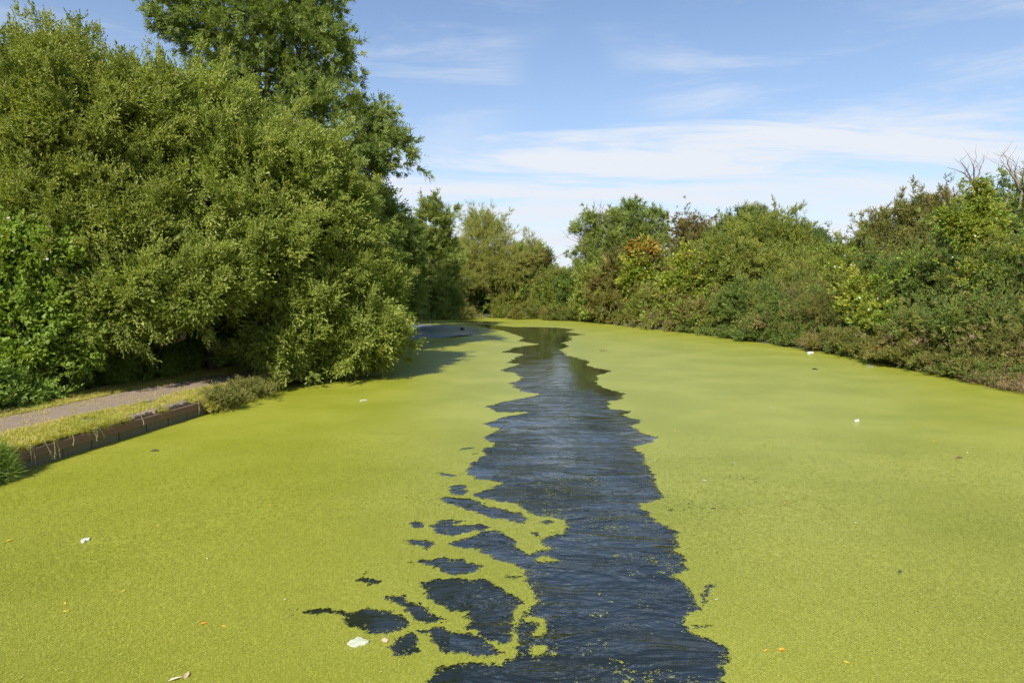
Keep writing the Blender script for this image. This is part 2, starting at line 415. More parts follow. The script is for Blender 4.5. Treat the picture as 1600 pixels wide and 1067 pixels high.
# the churned wake runs down the middle of the canal; away from it the water lies still
sx = N(t, 'ShaderNodeSeparateXYZ'); t.links.new(g, sx.inputs[0])
mid = M(t, 'ABSOLUTE', M(t, 'SUBTRACT', sx.outputs['X'], 1.05))
calm = M(t, 'MULTIPLY', SM(t, mid, 1.3, 2.3, 1.0, .22), SM(t, sx.outputs['Y'], 8.0, 34.0, 1.0, .15))   # the wake dies away behind the boat
h = M(t, 'ADD', M(t, 'MULTIPLY', M(t, 'MULTIPLY', w1, w4), .085), M(t, 'ADD', M(t, 'MULTIPLY', w2, .005), M(t, 'MULTIPLY', w3, .080)))
bp = N(t, 'ShaderNodeBump'); bp.inputs['Distance'].default_value = 1.0; t.links.new(M(t, 'MULTIPLY', h, calm), bp.inputs['Height']); bp.inputs['Strength'].default_value = 1.0
t.links.new(bp.outputs[0], b.inputs['Normal'])
b.inputs['Base Color'].default_value = (.010, .014, .012, 1); b.inputs['Roughness'].default_value = .06; b.inputs['IOR'].default_value = 1.42
b.inputs['Specular IOR Level'].default_value = 1.0

WEED_A, WEED_B = (.240, .258, .011), (.306, .316, .030)
WEED, t, b = newmat('duckweed')
g = N(t, 'ShaderNodeTexCoord').outputs['Object']
a1 = NOISE(t, g, 42, 3, .6); a2 = NOISE(t, g, .35, 4, .55); a3 = NOISE(t, g, 130, 2, .6)
c = MIX(t, SM(t, a2, .3, .7), WEED_A, WEED_B); c = MIX(t, SM(t, NOISE(t, MAP(t, g, rot=(0, 0, .5), scale=(.35, 1.6, 1)), .8, 6, .65, 1.0), .52, .74, 0, .35), c, (.17, .20, .014))
c = MIX(t, SM(t, a1, .40, .26, 0, .62), c, (.09, .11, .012))
c = MIX(t, SM(t, a1, .60, .75, 0, .35), c, (.33, .33, .07))
c = MIX(t, SM(t, a3, .63, .72, 0, .30), c, (.26, .17, .06))
t.links.new(c, b.inputs['Base Color']); b.inputs['Roughness'].default_value = .42; b.inputs['Specular IOR Level'].default_value = 1.0
bp = N(t, 'ShaderNodeBump'); bp.inputs['Distance'].default_value = .010; bp.inputs['Strength'].default_value = .8
t.links.new(M(t, 'ADD', a1, M(t, 'MULTIPLY', a3, .35)), bp.inputs['Height']); t.links.new(bp.outputs[0], b.inputs['Normal'])
WEED_F, t, b = newmat('duckweed fronds')
lv = attr(t, 'leafv').outputs['Fac']; ti = attr(t, 'tint', 'INSTANCER').outputs['Fac']
c = MIX(t, ti, WEED_A, WEED_B); c = MIX(t, SM(t, lv, .7, 1.0), c, (.31, .32, .05)); c = MIX(t, M(t, 'LESS_THAN', lv, .05), c, (.30, .20, .07))
t.links.new(c, b.inputs['Base Color']); b.inputs['Roughness'].default_value = .45; b.inputs['Specular IOR Level'].default_value = 1.0

def noise2(x, y, s, seed):                     # cheap smooth value noise
    x = x/s + 100; y = y/s + 100; xi = np.floor(x).astype(np.int64); yi = np.floor(y).astype(np.int64); fx = x - xi; fy = y - yi
    fx = fx*fx*(3-2*fx); fy = fy*fy*(3-2*fy)
    def hsh(a, b_): 
        h_ = (a*374761393 + b_*668265263 + seed*1442695) & 0xffffffff; h_ = ((h_ ^ (h_ >> 13))*1274126177) & 0xffffffff
        return ((h_ ^ (h_ >> 16)) & 0xffff)/65535.0
    return (hsh(xi, yi)*(1-fx) + hsh(xi+1, yi)*fx)*(1-fy) + (hsh(xi, yi+1)*(1-fx) + hsh(xi+1, yi+1)*fx)*fy - .5

RIGHT = [(720,504.6),(745,507),(775,508.5),(800,511),(830,511),(870,512),(897,515),(885,519),(916,523),(890,525),(895,531.6),(878,536),(891,541),(874,547),(888,556),(905,560),(924,565.5),(915,570),(935,576),(957,581),(930,586),(936,592),(931,598),(945,607),(975,616),(966,625),(948,628),(957,640),(987,643),(969,647),(990,654),(1005,657),(987,666),(1002,676),(1029,684),(1020,690),(994,697),(992,703),(1008,713),(1005,722),(1019,737),(1024,752),(1036,776),(1020,783),(1000,787),(997,793),(1012,800),(1019,811),(1045,822),(1064,835),(1056,847),(1054,860),(1072,874),(1072,890),(1058,903),(1072,914),(1080,930),(1086,944),(1097,952),(1078,967),(1072,976),(1080,990),(1110,1003),(1132,1014),(1139,1030),(1128,1043),(1132,1067),(1150,1115)]
LEFT = [(650,1115),(672,1062),(690,1046),(722,1037),(780,1034),(801,1022),(808,1000),(803,985),(806,968),(822,956),(838,941),(836,924),(822,908),(812,899),(818,893),(797,882),(769,872),(742,859),(692,848),(731,839),(765,829),(787,833),(804,844),(810,856),(823,866),(844,860),(862,859),(842,850),(846,842),(858,838),(881,834),(887,826),(876,812),(852,809),(836,808),(825,800),(806,788),(787,786),(754,781),(731,775),(759,765),(785,756),(765,751),(741,749),(731,736),(735,724),(758,711),(750,704),(780,693),(765,690),(753,684),(780,670),(770,668),(756,663),(786,653),(828,643),(780,644),(758,635),(800,626),(846,616),(815,612),(798,600),(817,592),(807,584),(783,579),(800,573),(812,569),(792,566),(816,553),(786,551),(804,543),(842,538),(810,533),(819,528),(806,523),(786,517),(768,514),(740,509)]
HOLES = [
 [(660,912),(672,905),(695,902),(728,901),(756,905),(775,914),(791,925),(806,932),(813,942),(806,955),(800,966),(801,985),(795,1003),(782,1005),(760,999),(745,990),(722,985),(724,972),(727,962),(700,953),(673,942)],
 [(677,982),(712,991),(752,995),(774,1008),(791,1017),(756,1026),(704,1023),(682,1013),(673,1004)],
 [(682,737),(700,739),(720,742),(708,746),(684,743)], [(705,758),(724,758),(731,769),(722,776),(709,773),(706,764)],
 [(683,777),(705,777),(742,783),(784,795),(808,802),(822,811),(823,820),(797,815),(759,806),(731,798),(701,787)],
 [(671,820),(690,817),(712,820),(754,817),(772,824),(757,830),(735,831),(709,839),(682,834)],
 [(682,816),(700,811),(731,812),(716,817),(700,819)], [(643,818),(652,814),(666,815),(666,826),(649,827)],
 [(630,847),(649,845),(668,847),(684,849),(669,859),(649,856)], [(648,877),(668,873),(690,871),(724,873),(757,886),(742,893),(720,898),(694,893),(678,884)],
 [(638,875),(647,876),(645,881),(637,880)], [(622,872),(630,870),(628,873)],
 [(588+54*cos(a)+4*cos(3*a), 973+20*sin(a)+1.5*sin(2*a)) for a in np.linspace(0, 2*pi, 22)[:-1]],
 [(480,957),(505,951),(530,954),(543,958),(538,971),(528,965),(515,960),(500,959),(484,962)],
 [(552,907),(570,902),(588,905),(596,909),(583,916),(566,914)], [(566,897),(580,896),(577,899),(568,900)],
 [(597,932),(625,933),(640,930),(636,939),(655,945),(668,957),(690,968),(700,975),(672,974),(648,966),(625,947),(605,939)],
 [(604,1006),(622,997),(640,990),(652,993),(650,1003),(658,1020),(632,1027),(612,1016)], [(655,988),(680,986),(676,995),(661,995)],
 [(842,817),(866,814),(862,820),(846,821)], [(821,829),(838,831),(843,839),(831,836)], [(853,832),(878,829),(868,832)],
 [(782,899),(800,900),(812,906),(798,906)], [(720,701),(742,700),(741,702),(722,703)], [(736,707),(744,708),(738,710)],
 [(1116,910),(1119,914),(1112,932),(1102,948),(1094,944),(1100,928),(1106,916)], [(1078,981),(1102,978),(1122,976),(1102,982),(1084,984)],
 [(1022,684.5),(1032,681),(1029,686)], [(1040,797),(1052,795),(1046,799)],
 [(318,792),(322,789),(328,792),(322,795)], [(700,503.2),(730,502),(790,503),(770,504.4),(735,504.4)], [(936,547.5),(948,547),(944,548.5)],  # middle polygon: a thin opening standing in for a dark streak of shadow
 
]
ISLES = [ [(813,966),(830,962),(846,968),(857,975),(852,984),(838,992),(834,984),(843,978),(832,970),(820,970)],
 [(830,1014),(848,1008),(858,1016),(846,1026),(834,1022)], [(866,1020),(880,1024),(874,1030)], [(843,872),(862,868),(868,876),(855,879)],
 [(795,985),(799,988),(797,998),(794,994)] ]
PX = np.arange(440, 1190, .5); PY = np.concatenate([np.arange(498, 560, .25), np.arange(560, 1112, .5)])
XX, YY = np.meshgrid(PX, PY); WX, WY = Gv(XX, YY)
# ragged edges: shift the sampling point on the water by small eddies
amp = np.clip(WY/22, .55, 1.6)
qx = WX + amp*(.16*noise2(WX, WY, .33, 1) + .13*noise2(WX, WY, .12, 2) + .11*noise2(WX, WY, .055, 7)); qy = WY + amp*(.24*noise2(WX, WY, .42, 3) + .15*noise2(WX, WY, .13, 4) + .10*noise2(WX, WY, .055, 9))
if True:
    j = WY < 14; qx = qx + np.where(j, .060*noise2(WX, WY, .022, 5), 0); qy = qy + np.where(j, .060*noise2(WX, WY, .022, 6), 0)
def pip(poly, x, y):
    P_ = np.array([Gv(a, b_) for a, b_ in poly]); res = np.zeros(x.shape, bool)
    pad = .4; box = (x > P_[:, 0].min()-pad) & (x < P_[:, 0].max()+pad) & (y > P_[:, 1].min()-pad) & (y < P_[:, 1].max()+pad)
    xs, ys = x[box], y[box]; r_ = np.zeros(xs.shape, bool); n = len(P_)
    for i in range(n):
        (x1, y1), (x2, y2) = P_[i], P_[(i+1) % n]
        if y1 == y2: continue
        c_ = ((y1 > ys) != (y2 > ys)) & (xs < (x2-x1)*(ys-y1)/(y2-y1) + x1); r_ ^= c_
    res[box] = r_; return res
OPEN = pip(RIGHT + LEFT, qx, qy)
for h_ in HOLES: OPEN |= pip(h_, qx, qy)
for h_ in ISLES: OPEN &= ~pip(h_, qx, qy)
# rafts of loose weed drifting in the open water, thicker to the lower right and along the edges
rz = noise2(WX, WY, .55, 11) + .6*noise2(WX, WY, .17, 12); fine = noise2(WX, WY, .028, 13) + .5*noise2(WX, WY, .015, 14)
OPEN &= ~((rz > .38) & (fine > .42) & (WY < 13) & (WX > .5))
# pinholes in the mat near the boat
ph = noise2(WX, WY, .9, 21) + .4*noise2(WX, WY, .3, 22); OPEN |= (ph > .40) & (noise2(WX, WY, .03, 23) > .34) & (WY < 15)
WEEDM = ~OPEN
V = []; Fc = []
def ybound(i):                                 # row i spans the strip between neighbouring rows
    a = PY[i] - (PY[i]-PY[i-1])/2 if i else PY[0]; b_ = PY[i] + (PY[i+1]-PY[i])/2 if i < len(PY)-1 else PY[-1]; return a, b_
XL, XR = -75.0, 60.0; ZW = .006
for i in range(len(PY)):
    pa, pb = ybound(i); Y0 = Gv(800, pb)[1]; Y1 = Gv(800, pa)[1]; kx0 = Gv(801, pb)[0]; kx1 = Gv(801, pa)[0]
    row = WEEDM[i].astype(np.int8); row[0] = row[-1] = 1
    d = np.diff(np.concatenate([[0], row, [0]])); s_ = np.where(d == 1)[0]; e_ = np.where(d == -1)[0]
    for s0, e0 in zip(s_, e_):
        a0 = XL if s0 == 0 else (PX[s0]-.25-800)*kx0; a1 = XL if s0 == 0 else (PX[s0]-.25-800)*kx1
        b0 = XR if e0 == len(PX) else (PX[e0-1]+.25-800)*kx0; b1 = XR if e0 == len(PX) else (PX[e0-1]+.25-800)*kx1
        n = len(V); V += [(a0, Y0, ZW), (b0, Y0, ZW), (b1, Y1, ZW), (a1, Y1, ZW)]; Fc.append((n, n+1, n+2, n+3))
yn = Gv(800, PY[-1])[1]; yf = Gv(800, PY[0])[1]
xa, xb = Gv(650, PY[-1])[0], Gv(1150, PY[-1])[0]
for q in ([(XL, -60), (xa-1, -60), (xa, yn), (XL, yn)], [(xb+1.5, -60), (XR, -60), (XR, yn), (xb, yn)], [(XL, yf), (XR, yf), (XR, 130), (XL, 130)]):
    n = len(V); V += [(x, y, ZW) for x, y in q]; Fc.append((n, n+1, n+2, n+3))
mesh('duckweed', V, Fc, WEED, kind='stuff')
props(bpy.data.objects['duckweed'], 'lime green duckweed covering the canal on both sides of the boat wake', 'duckweed')
# loose fronds standing proud of the mat and adrift along its edges
def maskat(x, y):
    c_, s_ = cos(PITCH), sin(PITCH); cy = y*c_ + HC*s_; cz = -HC*c_ + y*s_
    px = 800 + F*x/cy; py = 533.5 - F*cz/cy
    i = np.clip(np.searchsorted(PY, py), 0, len(PY)-1); jx = ((px - PX[0])/.5).astype(int); inn = (jx >= 0) & (jx < len(PX)) & (py < PY[-1])
    r_ = np.ones(x.shape, bool); r_[inn] = WEEDM[i[inn], jx[inn]]; return r_
n = 760000; y = 3.5 + 15*RNG.random(n)**1.4; x = (RNG.random(n)*2 - 1)*(y*1.15 + 2.5)
ok = maskat(x, y) & (RNG.random(n) < np.clip(1.15 - (np.hypot(x*.8, y)-5)/12.5, 0, 1)); x, y = x[ok], y[ok]
n2 = 230000; y2 = 5.2 + 12*RNG.random(n2); x2 = RNG.uniform(-2.0, 3.2, n2)
dens = np.clip(noise2(x2, y2, .8, 31) + .5*noise2(x2, y2, .2, 32) - .12, 0, 1)*np.where(x2 > .9, 1.0, .25)
near = (maskat(x2+.035, y2) | maskat(x2-.035, y2) | maskat(x2, y2+.05))*1.0 + (maskat(x2+.10, y2) | maskat(x2-.10, y2) | maskat(x2, y2+.12) | maskat(x2, y2-.12))*.35
ok = (~maskat(x2, y2)) & (RNG.random(n2) < dens*.28 + near*np.where(x2 > 0, .24, .10)); x2, y2 = x2[ok], y2[ok]
print('fronds', len(x), len(x2))
P = np.concatenate([np.stack([x, y, np.full(len(x), ZW)], 1), np.stack([x2, y2, np.full(len(x2), .003)], 1)])
Dn = np.tile(np.array([[0, 0, 1.0]]), (len(P), 1))
tn = .5 + noise2(P[:, 0], P[:, 1], 1.4, 8)*1.2
o = scatter('duckweed_fronds', P, Dn, np.concatenate([RNG.uniform(.7, 1.3, len(x)), RNG.uniform(.35, .9, len(x2))]), tn, 'frond', 'grass')
props(o, 'loose grains of duckweed scattered over the mat and drifting in the wake', 'duckweed')

SKY_SHEEN, t, b = newmat('painted sky sheen'); g = N(t, 'ShaderNodeTexCoord').outputs['Object']  # blue-grey sheet that paints the sky's sheen onto the shaded duckweed
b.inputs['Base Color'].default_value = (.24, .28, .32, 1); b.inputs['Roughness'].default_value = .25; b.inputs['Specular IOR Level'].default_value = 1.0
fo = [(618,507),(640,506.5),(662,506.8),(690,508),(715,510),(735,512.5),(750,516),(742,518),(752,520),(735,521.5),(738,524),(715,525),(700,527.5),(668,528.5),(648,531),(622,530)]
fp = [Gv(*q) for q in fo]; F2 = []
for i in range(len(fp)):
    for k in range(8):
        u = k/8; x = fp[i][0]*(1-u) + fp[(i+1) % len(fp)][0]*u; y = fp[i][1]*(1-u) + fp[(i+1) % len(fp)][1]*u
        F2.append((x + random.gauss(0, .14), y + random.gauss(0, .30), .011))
o = mesh('sky_sheen_sheet', F2, [tuple(range(len(F2)))[::-1]], SKY_SHEEN, kind='stuff'); props(o, 'blue grey sky sheen painted over the shaded duckweed under the light green ash', 'water film')
mesh('water', [(-80, -70, 0), (62, -70, 0), (62, 135, 0), (-80, 135, 0)], [(0, 1, 2, 3)], WATER, kind='structure')

CANAL = [(-12.3,-60),(-10.9,0),(-9.62,12.6),(-8.95,18.4),(-8.75,25),(-9,40),(-12,60),(-16,78),(-40,86),(-70,90),(-70,100),(-40,97),(-6,90.5),(3.3,89.5),(7.6,83),(12.3,65.5),(15.5,56),(17.0,46),(18.3,39),(18.4,32.5),(18.1,27.3),(18.0,23.8),(17.4,12),(16.5,-10),(15.5,-60)]
def sdist(x, y, poly):
    d = np.full(x.shape, 1e9); ins = np.zeros(x.shape, bool); n = len(poly)
    for i in range(n):
        ax, ay = poly[i]; bx, by = poly[(i+1) % n]; ex, ey = bx-ax, by-ay
        t_ = np.clip(((x-ax)*ex + (y-ay)*ey)/(ex*ex+ey*ey), 0, 1); d = np.minimum(d, np.hypot(x-ax-t_*ex, y-ay-t_*ey))
        if ay != by: ins ^= ((ay > y) != (by > y)) & (x < (bx-ax)*(y-ay)/(by-ay) + ax)
    return np.where(ins, -d, d)
def ground_z(x, y):
    d = sdist(x, y, CANAL)
    z = np.where(d > 0, .30*np.clip(d/.5, 0, 1) + .10*np.clip((d-.5)/4, 0, 1), -1.1*np.clip(-d/.6, 0, 1))
    left = (x < 0) & (y < 26)
    z = np.where(left & (d > 0), np.minimum(z, .34), z)
    rr = np.clip((x-18)/10, 0, 1)*np.clip(1 - (y-60)/40, 0, 1); z = z + np.where(d > .5, rr*1.0, 0)
    return z + np.where(d > .4, .05*noise2(x, y, 2.5, 41), 0)
gx = np.unique(np.concatenate([np.linspace(-900, -80, 12), np.arange(-80, -20, 2.5), np.arange(-20, 25, .5), np.arange(25, 65, 2.5), np.linspace(65, 900, 12)]))
gy = np.unique(np.concatenate([np.linspace(-400, -62, 6), np.arange(-62, 0, 2.5), np.arange(0, 104, .5), np.linspace(104, 1500, 16)]))
GX, GY = np.meshgrid(gx, gy); GZ = ground_z(GX, GY); nx = len(gx)
V = np.stack([GX.ravel(), GY.ravel(), GZ.ravel()], 1); Fc = [(r_*nx+c_, r_*nx+c_+1, (r_+1)*nx+c_+1, (r_+1)*nx+c_) for r_ in range(len(gy)-1) for c_ in range(nx-1)]
SOIL, t, b = newmat('soil'); g = N(t, 'ShaderNodeTexCoord').outputs['Object']
t.links.new(MIX(t, NOISE(t, g, 1.6, 8, .65), (.035, .030, .018), (.075, .085, .030)), b.inputs['Base Color']); b.inputs['Roughness'].default_value = .95
mesh('ground', V, Fc, SOIL, smooth=True, kind='structure')

# ---- left bank: verge, path, edging wall
WL = [(-10.95, -2), (-9.62, 12.9), (-8.78, 19.3), (-8.62, 25.8)]
def wallx(y):
    y = np.asarray(y, float); return np.interp(y, [p[1] for p in WL], [p[0] for p in WL])
VZ = .42
VERGE, t, b = newmat('verge turf'); g = N(t, 'ShaderNodeTexCoord').outputs['Object']
c = MIX(t, NOISE(t, g, 3.0, 8, .7), (.10, .125, .030), (.30, .27, .10)); c = MIX(t, SM(t, NOISE(t, g, 1.1, 5, .6), .55, .72, 0, .5), c, (.13, .09, .055))
t.links.new(c, b.inputs['Base Color']); b.inputs['Roughness'].default_value = .95
bp = N(t, 'ShaderNodeBump'); bp.inputs['Distance'].default_value = .05; t.links.new(NOISE(t, g, 24, 6, .7), bp.inputs['Height']); t.links.new(bp.outputs[0], b.inputs['Normal'])
ys = np.arange(-2, 30.1, .2); us = np.array([0, .12, .3, .6, .9, 1.2, 1.6, 2.0, 2.6, 3.2, 4, 5, 6.5, 9])
def verge_z(x, y): return VZ + .035*noise2(x, y, .7, 51) + .02*noise2(x, y, .22, 52) + .03*np.clip((wallx(y)-x)/1.0, 0, 1)
V = []; Fc = []
for y in ys:
    for u in us:
        x = float(wallx(y)) - .06 - u; V.append((x, y, float(verge_z(np.array(x), np.array(y))) if u > 0 else VZ-.02))
m = len(us); Fc = [(i*m+j, i*m+j+1, (i+1)*m+j+1, (i+1)*m+j) for i in range(len(ys)-1) for j in range(m-1)]
mesh('grass_verge', V, Fc, VERGE, smooth=True, kind='structure')
pl_ = [G(-60, 662, .47), G(0, 652, .47), G(100, 631, .47), G(200, 610, .47), G(290, 593, .47), G(380, 580, .47), G(470, 568, .47)]
pr_ = [G(-60, 694, .47), G(0, 677, .47), G(100, 655, .47), G(200, 634, .47), G(290, 611, .47), G(380, 595, .47), G(470, 579, .47)]
lx = lambda y: np.interp(y, [p[1] for p in pl_], [p[0] for p in pl_]); rx_ = lambda y: np.interp(y, [p[1] for p in pr_], [p[0] for p in pr_])
PATH, t, b = newmat('trodden earth'); g = N(t, 'ShaderNodeTexCoord').outputs['Object']
c = MIX(t, NOISE(t, g, 5, 9, .7), (.15, .105, .070), (.31, .235, .175)); c = MIX(t, SM(t, NOISE(t, g, 40, 4, .7), .58, .7, 0, .5), c, (.45, .38, .31))
t.links.new(c, b.inputs['Base Color']); b.inputs['Roughness'].default_value = .95
bp = N(t, 'ShaderNodeBump'); bp.inputs['Distance'].default_value = .02; t.links.new(NOISE(t, g, 18, 8, .75), bp.inputs['Height']); t.links.new(bp.outputs[0], b.inputs['Normal'])
V = []; Fc = []; ys = np.arange(2, 30, .12); m = 14
for y in ys:
    a = lx(y) + .22*float(noise2(np.array(0.), np.array(y), .7, 61)) + .12*float(noise2(np.array(0.), np.array(y), .2, 62)); b_ = rx_(y) + .22*float(noise2(np.array(9.), np.array(y), .7, 63)) + .12*float(noise2(np.array(9.), np.array(y), .2, 64))
    for j in range(m):
        x = a + (b_-a)*j/(m-1); e = sin(pi*j/(m-1)); V.append((x, y, float(verge_z(np.array(x), np.array(y))) + .014 - .004*e))
Fc = [(i*m+j, i*m+j+1, (i+1)*m+j+1, (i+1)*m+j) for i in range(len(ys)-1) for j in range(m-1)]
mesh('path', V, Fc, PATH, smooth=True, kind='structure')
# grass on the verge
n = 52000; y = 9 + 18*RNG.random(n)**1.1; u = RNG.random(n)*4.2; x = wallx(y) - .02 - u
onp = (x > lx(y) + .05) & (x < rx_(y) - .05); pch = noise2(x, y, .5, 71) + .5*noise2(x, y, .15, 72)
ok = (~onp | (RNG.random(n) < .03)) & (pch > -.32) & ((u > .26) | (y < 16.3) | (y > 19.4)); x, y, u = x[ok], y[ok], u[ok]
P = np.stack([x, y, verge_z(x, y)], 1); D = RNG.normal(0, .28, (len(x), 3)); D[:, 2] = 1
o = scatter('grass', P, D, RNG.uniform(.5, 1.3, len(x))*np.where(u < .3, 1.5, 1), .74 + .8*noise2(x, y, .9, 73) + .15*RNG.normal(size=len(x)), 'tuft', 'grass')
props(o, 'short strawy grass on the verges beside the towpath', 'grass')
n = 2000; y = 9.5 + 12.5*RNG.random(n); x = wallx(y) - .02 - .14*RNG.random(n); pch = noise2(x*0, y, .8, 74) + .6*noise2(x*0, y, .25, 75); ok = ((pch > -.08) & ((y < 16.2) | (pch > .40))); x, y = x[ok], y[ok]
D = np.stack([.9 + .3*RNG.normal(size=len(x)), .4*RNG.normal(size=len(x)), .55 + .3*RNG.normal(size=len(x))], 1)
o = scatter('overhanging_grass', np.stack([x, y, np.full(len(x), VZ)], 1), D, RNG.uniform(.25, .55, len(x)), RNG.uniform(.2, 1, len(x)), 'rank', 'grass')
props(o, 'rank green grass hanging over the top of the canal edging', 'grass')

RUST, t, b = newmat('rusty waling'); g = N(t, 'ShaderNodeTexCoord').outputs['Object']
c = MIX(t, NOISE(t, MAP(t, g, scale=(1, 1, 4)), 3.5, 9, .7), (.115, .060, .038), (.23, .135, .088)); c = MIX(t, SM(t, NOISE(t, g, 9, 5, .6), .56, .66, 0, .6), c, (.10, .12, .04))
t.links.new(c, b.inputs['Base Color']); b.inputs['Roughness'].default_value = .85
PANEL, t, b = newmat('mossy concrete'); g = N(t, 'ShaderNodeTexCoord').outputs['Object']
c = MIX(t, NOISE(t, MAP(t, g, scale=(2.5, 2.5, 1)), 3, 8, .7), (.075, .070, .035), (.21, .18, .11)); t.links.new(c, b.inputs['Base Color']); b.inputs['Roughness'].default_value = .9
STONE, t, b = newmat('coping stone'); g = N(t, 'ShaderNodeTexCoord').outputs['Object']
c = MIX(t, NOISE(t, g, 11, 8, .7), (.13, .09, .065), (.30, .23, .17)); c = MIX(t, SM(t, NOISE(t, g, 26, 4, .6), .60, .68, 0, .7), c, (.42, .42, .30)); t.links.new(c, b.inputs['Base Color']); b.inputs['Roughness'].default_value = .9
bp = N(t, 'ShaderNodeBump'); bp.inputs['Distance'].default_value = .02; t.links.new(NOISE(t, g, 18, 6, .7), bp.inputs['Height']); t.links.new(bp.outputs[0], b.inputs['Normal'])
def block(name, y0, y1, off0, off1, z0, z1, mat, parent, seg=4, bev=.008, wob=0.0):
    """a block along the wall line; off = distance out over the water"""
    V = []; prof = [(off0, z0), (off1, z0), (off1, z1-bev), (off1-bev, z1), (off0, z1)]
    for i in range(seg+1):
        y = y0 + (y1-y0)*i/seg; wx = float(wallx(y)); k = 1 if 0 < i < seg else .985
        for (u, z) in prof: V.append((wx + u + wob*random.gauss(0, 1), y + wob*random.gauss(0, 1), z + wob*random.gauss(0, 1)*(z > z0)))
    Fc = [(i*5+j, i*5+(j+1) % 5, (i+1)*5+(j+1) % 5, (i+1)*5+j) for i in range(seg) for j in range(5)]
    Fc += [tuple(range(5))[::-1], tuple(seg*5+j for j in range(5))]
    return mesh(name, local(V, parent), Fc, mat, parent)
wall = thing('edging_wall', (float(wallx(13)), 13, 0), 'rusty brown canal edging with mossy panels below at the grassy bank', 'wall')
y = 1.0
while y < 20.6:
    w = random.uniform(.82, .98); block('panel', y, y + w - .035, -.05, .0 + random.uniform(-.006, .006), -.5, .205, PANEL, wall, 3); y += w
y = 1.0
while y < 20.4:
    w = min(random.uniform(2.6, 3.4), 20.6-y); block('beam', y, y + w - .008, -.06, .055, .205, .385, RUST, wall, 6, .012, .002); y += w
mesh('backing', local([(float(wallx(yy))-.055, yy, z) for yy in (0, 5, 10, 15, 20.6) for z in (-.5, .40)], wall), [(2*i, 2*i+2, 2*i+3, 2*i+1) for i in range(4)], PANEL, wall)
for pa, pb in ((194,209),(211,226),(227,240),(243,261),(262,284),(286,297)):
    def wy(px):                                 # where the wall line passes under this pixel column
        yy = np.linspace(10, 24, 600); xx_ = wallx(yy); c_, s_ = cos(PITCH), sin(PITCH); p_ = 800 + F*xx_/(yy*c_ + (HC-.4)*s_); return float(np.interp(px, p_, yy))
    block('coping_stone', wy(pa), wy(pb)-.03, -.22, -.015 + random.uniform(-.015, .01), .385, .50 + random.uniform(-.02, .015), STONE, wall, 4, .025, .007)
for pa, pb in ((20,34),(48,58),(88,96),(146,160)):
    block('coping_stone', wy(pa), wy(pb)-.03, -.22, -.02, .385, .47, STONE, wall, 4, .03, .010)
# stalks hanging down the edging
STRAW, t, b = newmat('pale stalk'); b.inputs['Base Color'].default_value = (.36, .33, .17, 1); b.inputs['Roughness'].default_value = .7
for i, (pa, ln) in enumerate(((47,.40),(66,.36),(83,.36),(112,.16),(139,.12),(150,.22),(218,.18),(308,.34),(318,.22),(334,.2))):
    yy = wy(pa); x0 = float(wallx(yy)); mb = MB()
    for k in range(2 if ln > .2 else 1):
        dy = random.uniform(-.25, .25)
        pts = [(x0-.12, yy, VZ+.02), (x0+.04, yy+dy*.2, VZ+.05), (x0+.11, yy+dy*.6, VZ-ln*.45), (x0+.13, yy+dy, VZ-ln)]
        mb.tube(pts, [.004, .004, .0035, .0015], 4)
        for q in range(4):
            a = Vector(pts[2]).lerp(Vector(pts[3]), q/4); mb.tube([a, a + Vector((random.uniform(-.02, .05), random.uniform(-.08, .08), -.05))], [.006, .001], 3)
    root = mb.build('grass_stalk', STRAW)
    props(root, 'dry pale grass stalk hanging down the face of the canal edging', 'grass', 'dry grass stalks hanging over the edging')
def herbs(name, label, cat, pts, spread, n, kind, mk, h, group=None, tint=.5, scl=1.0, top=None):
    """a low plant mass: sprays on stems from the ground up to height h around the line pts"""
    pts = np.array(pts, float); m_ = max(8, n//38); seg = RNG.random(m_)*(len(pts)-1); i = seg.astype(int); f = (seg - i)[:, None]
    B = pts[i]*(1-f) + pts[np.minimum(i+1, len(pts)-1)]*f; cx = B[:, 0] + RNG.normal(0, spread, m_); cy = B[:, 1] + RNG.normal(0, spread, m_)
    ch = h*RNG.uniform(.35, 1.25, m_)*np.exp(-((cx-B[:, 0])**2)/(2*(spread*1.8)**2)); ct = RNG.normal(0, .24, m_); cr = RNG.uniform(.16, .42, m_)*max(.6, min(h, 2)*.75)
    k = RNG.integers(0, m_, n); x = cx[k] + RNG.normal(0, 1, n)*cr[k]; y = cy[k] + RNG.normal(0, 1, n)*cr[k]
    hh = ch[k]*np.exp(-((x-cx[k])**2 + (y-cy[k])**2)/(2*(cr[k]*1.5)**2)); z = B[k, 2] + hh*RNG.random(n)**.45; tc_ = ct[k]
    D = np.stack([.75*RNG.normal(size=n) + (x-cx[k])/cr[k]*.4, .75*RNG.normal(size=n) + (y-cy[k])/cr[k]*.4, np.full(n, .6)], 1)
    root = thing(name, tuple(pts[len(pts)//2]), label, cat, group)
    scatter('leaves', np.stack([x, y, z], 1), D, RNG.uniform(.6, 1.2, n)*scl, RNG.normal(tint, .13, n) + tc_, kind, mk, root)
    if top:
        k = int(n*top[2]); sel = np.argsort(-(z/np.maximum(hh, .1) + .25*RNG.random(n)))[:k]
        scatter('flower_heads', np.stack([x, y, z + .12], 1)[sel], np.tile([[0, 0, 1.]], (k, 1)) + .4*RNG.normal(size=(k, 3)), RNG.uniform(.4, .8, k), RNG.uniform(0, 1, k), top[0], top[1], root)
    return root

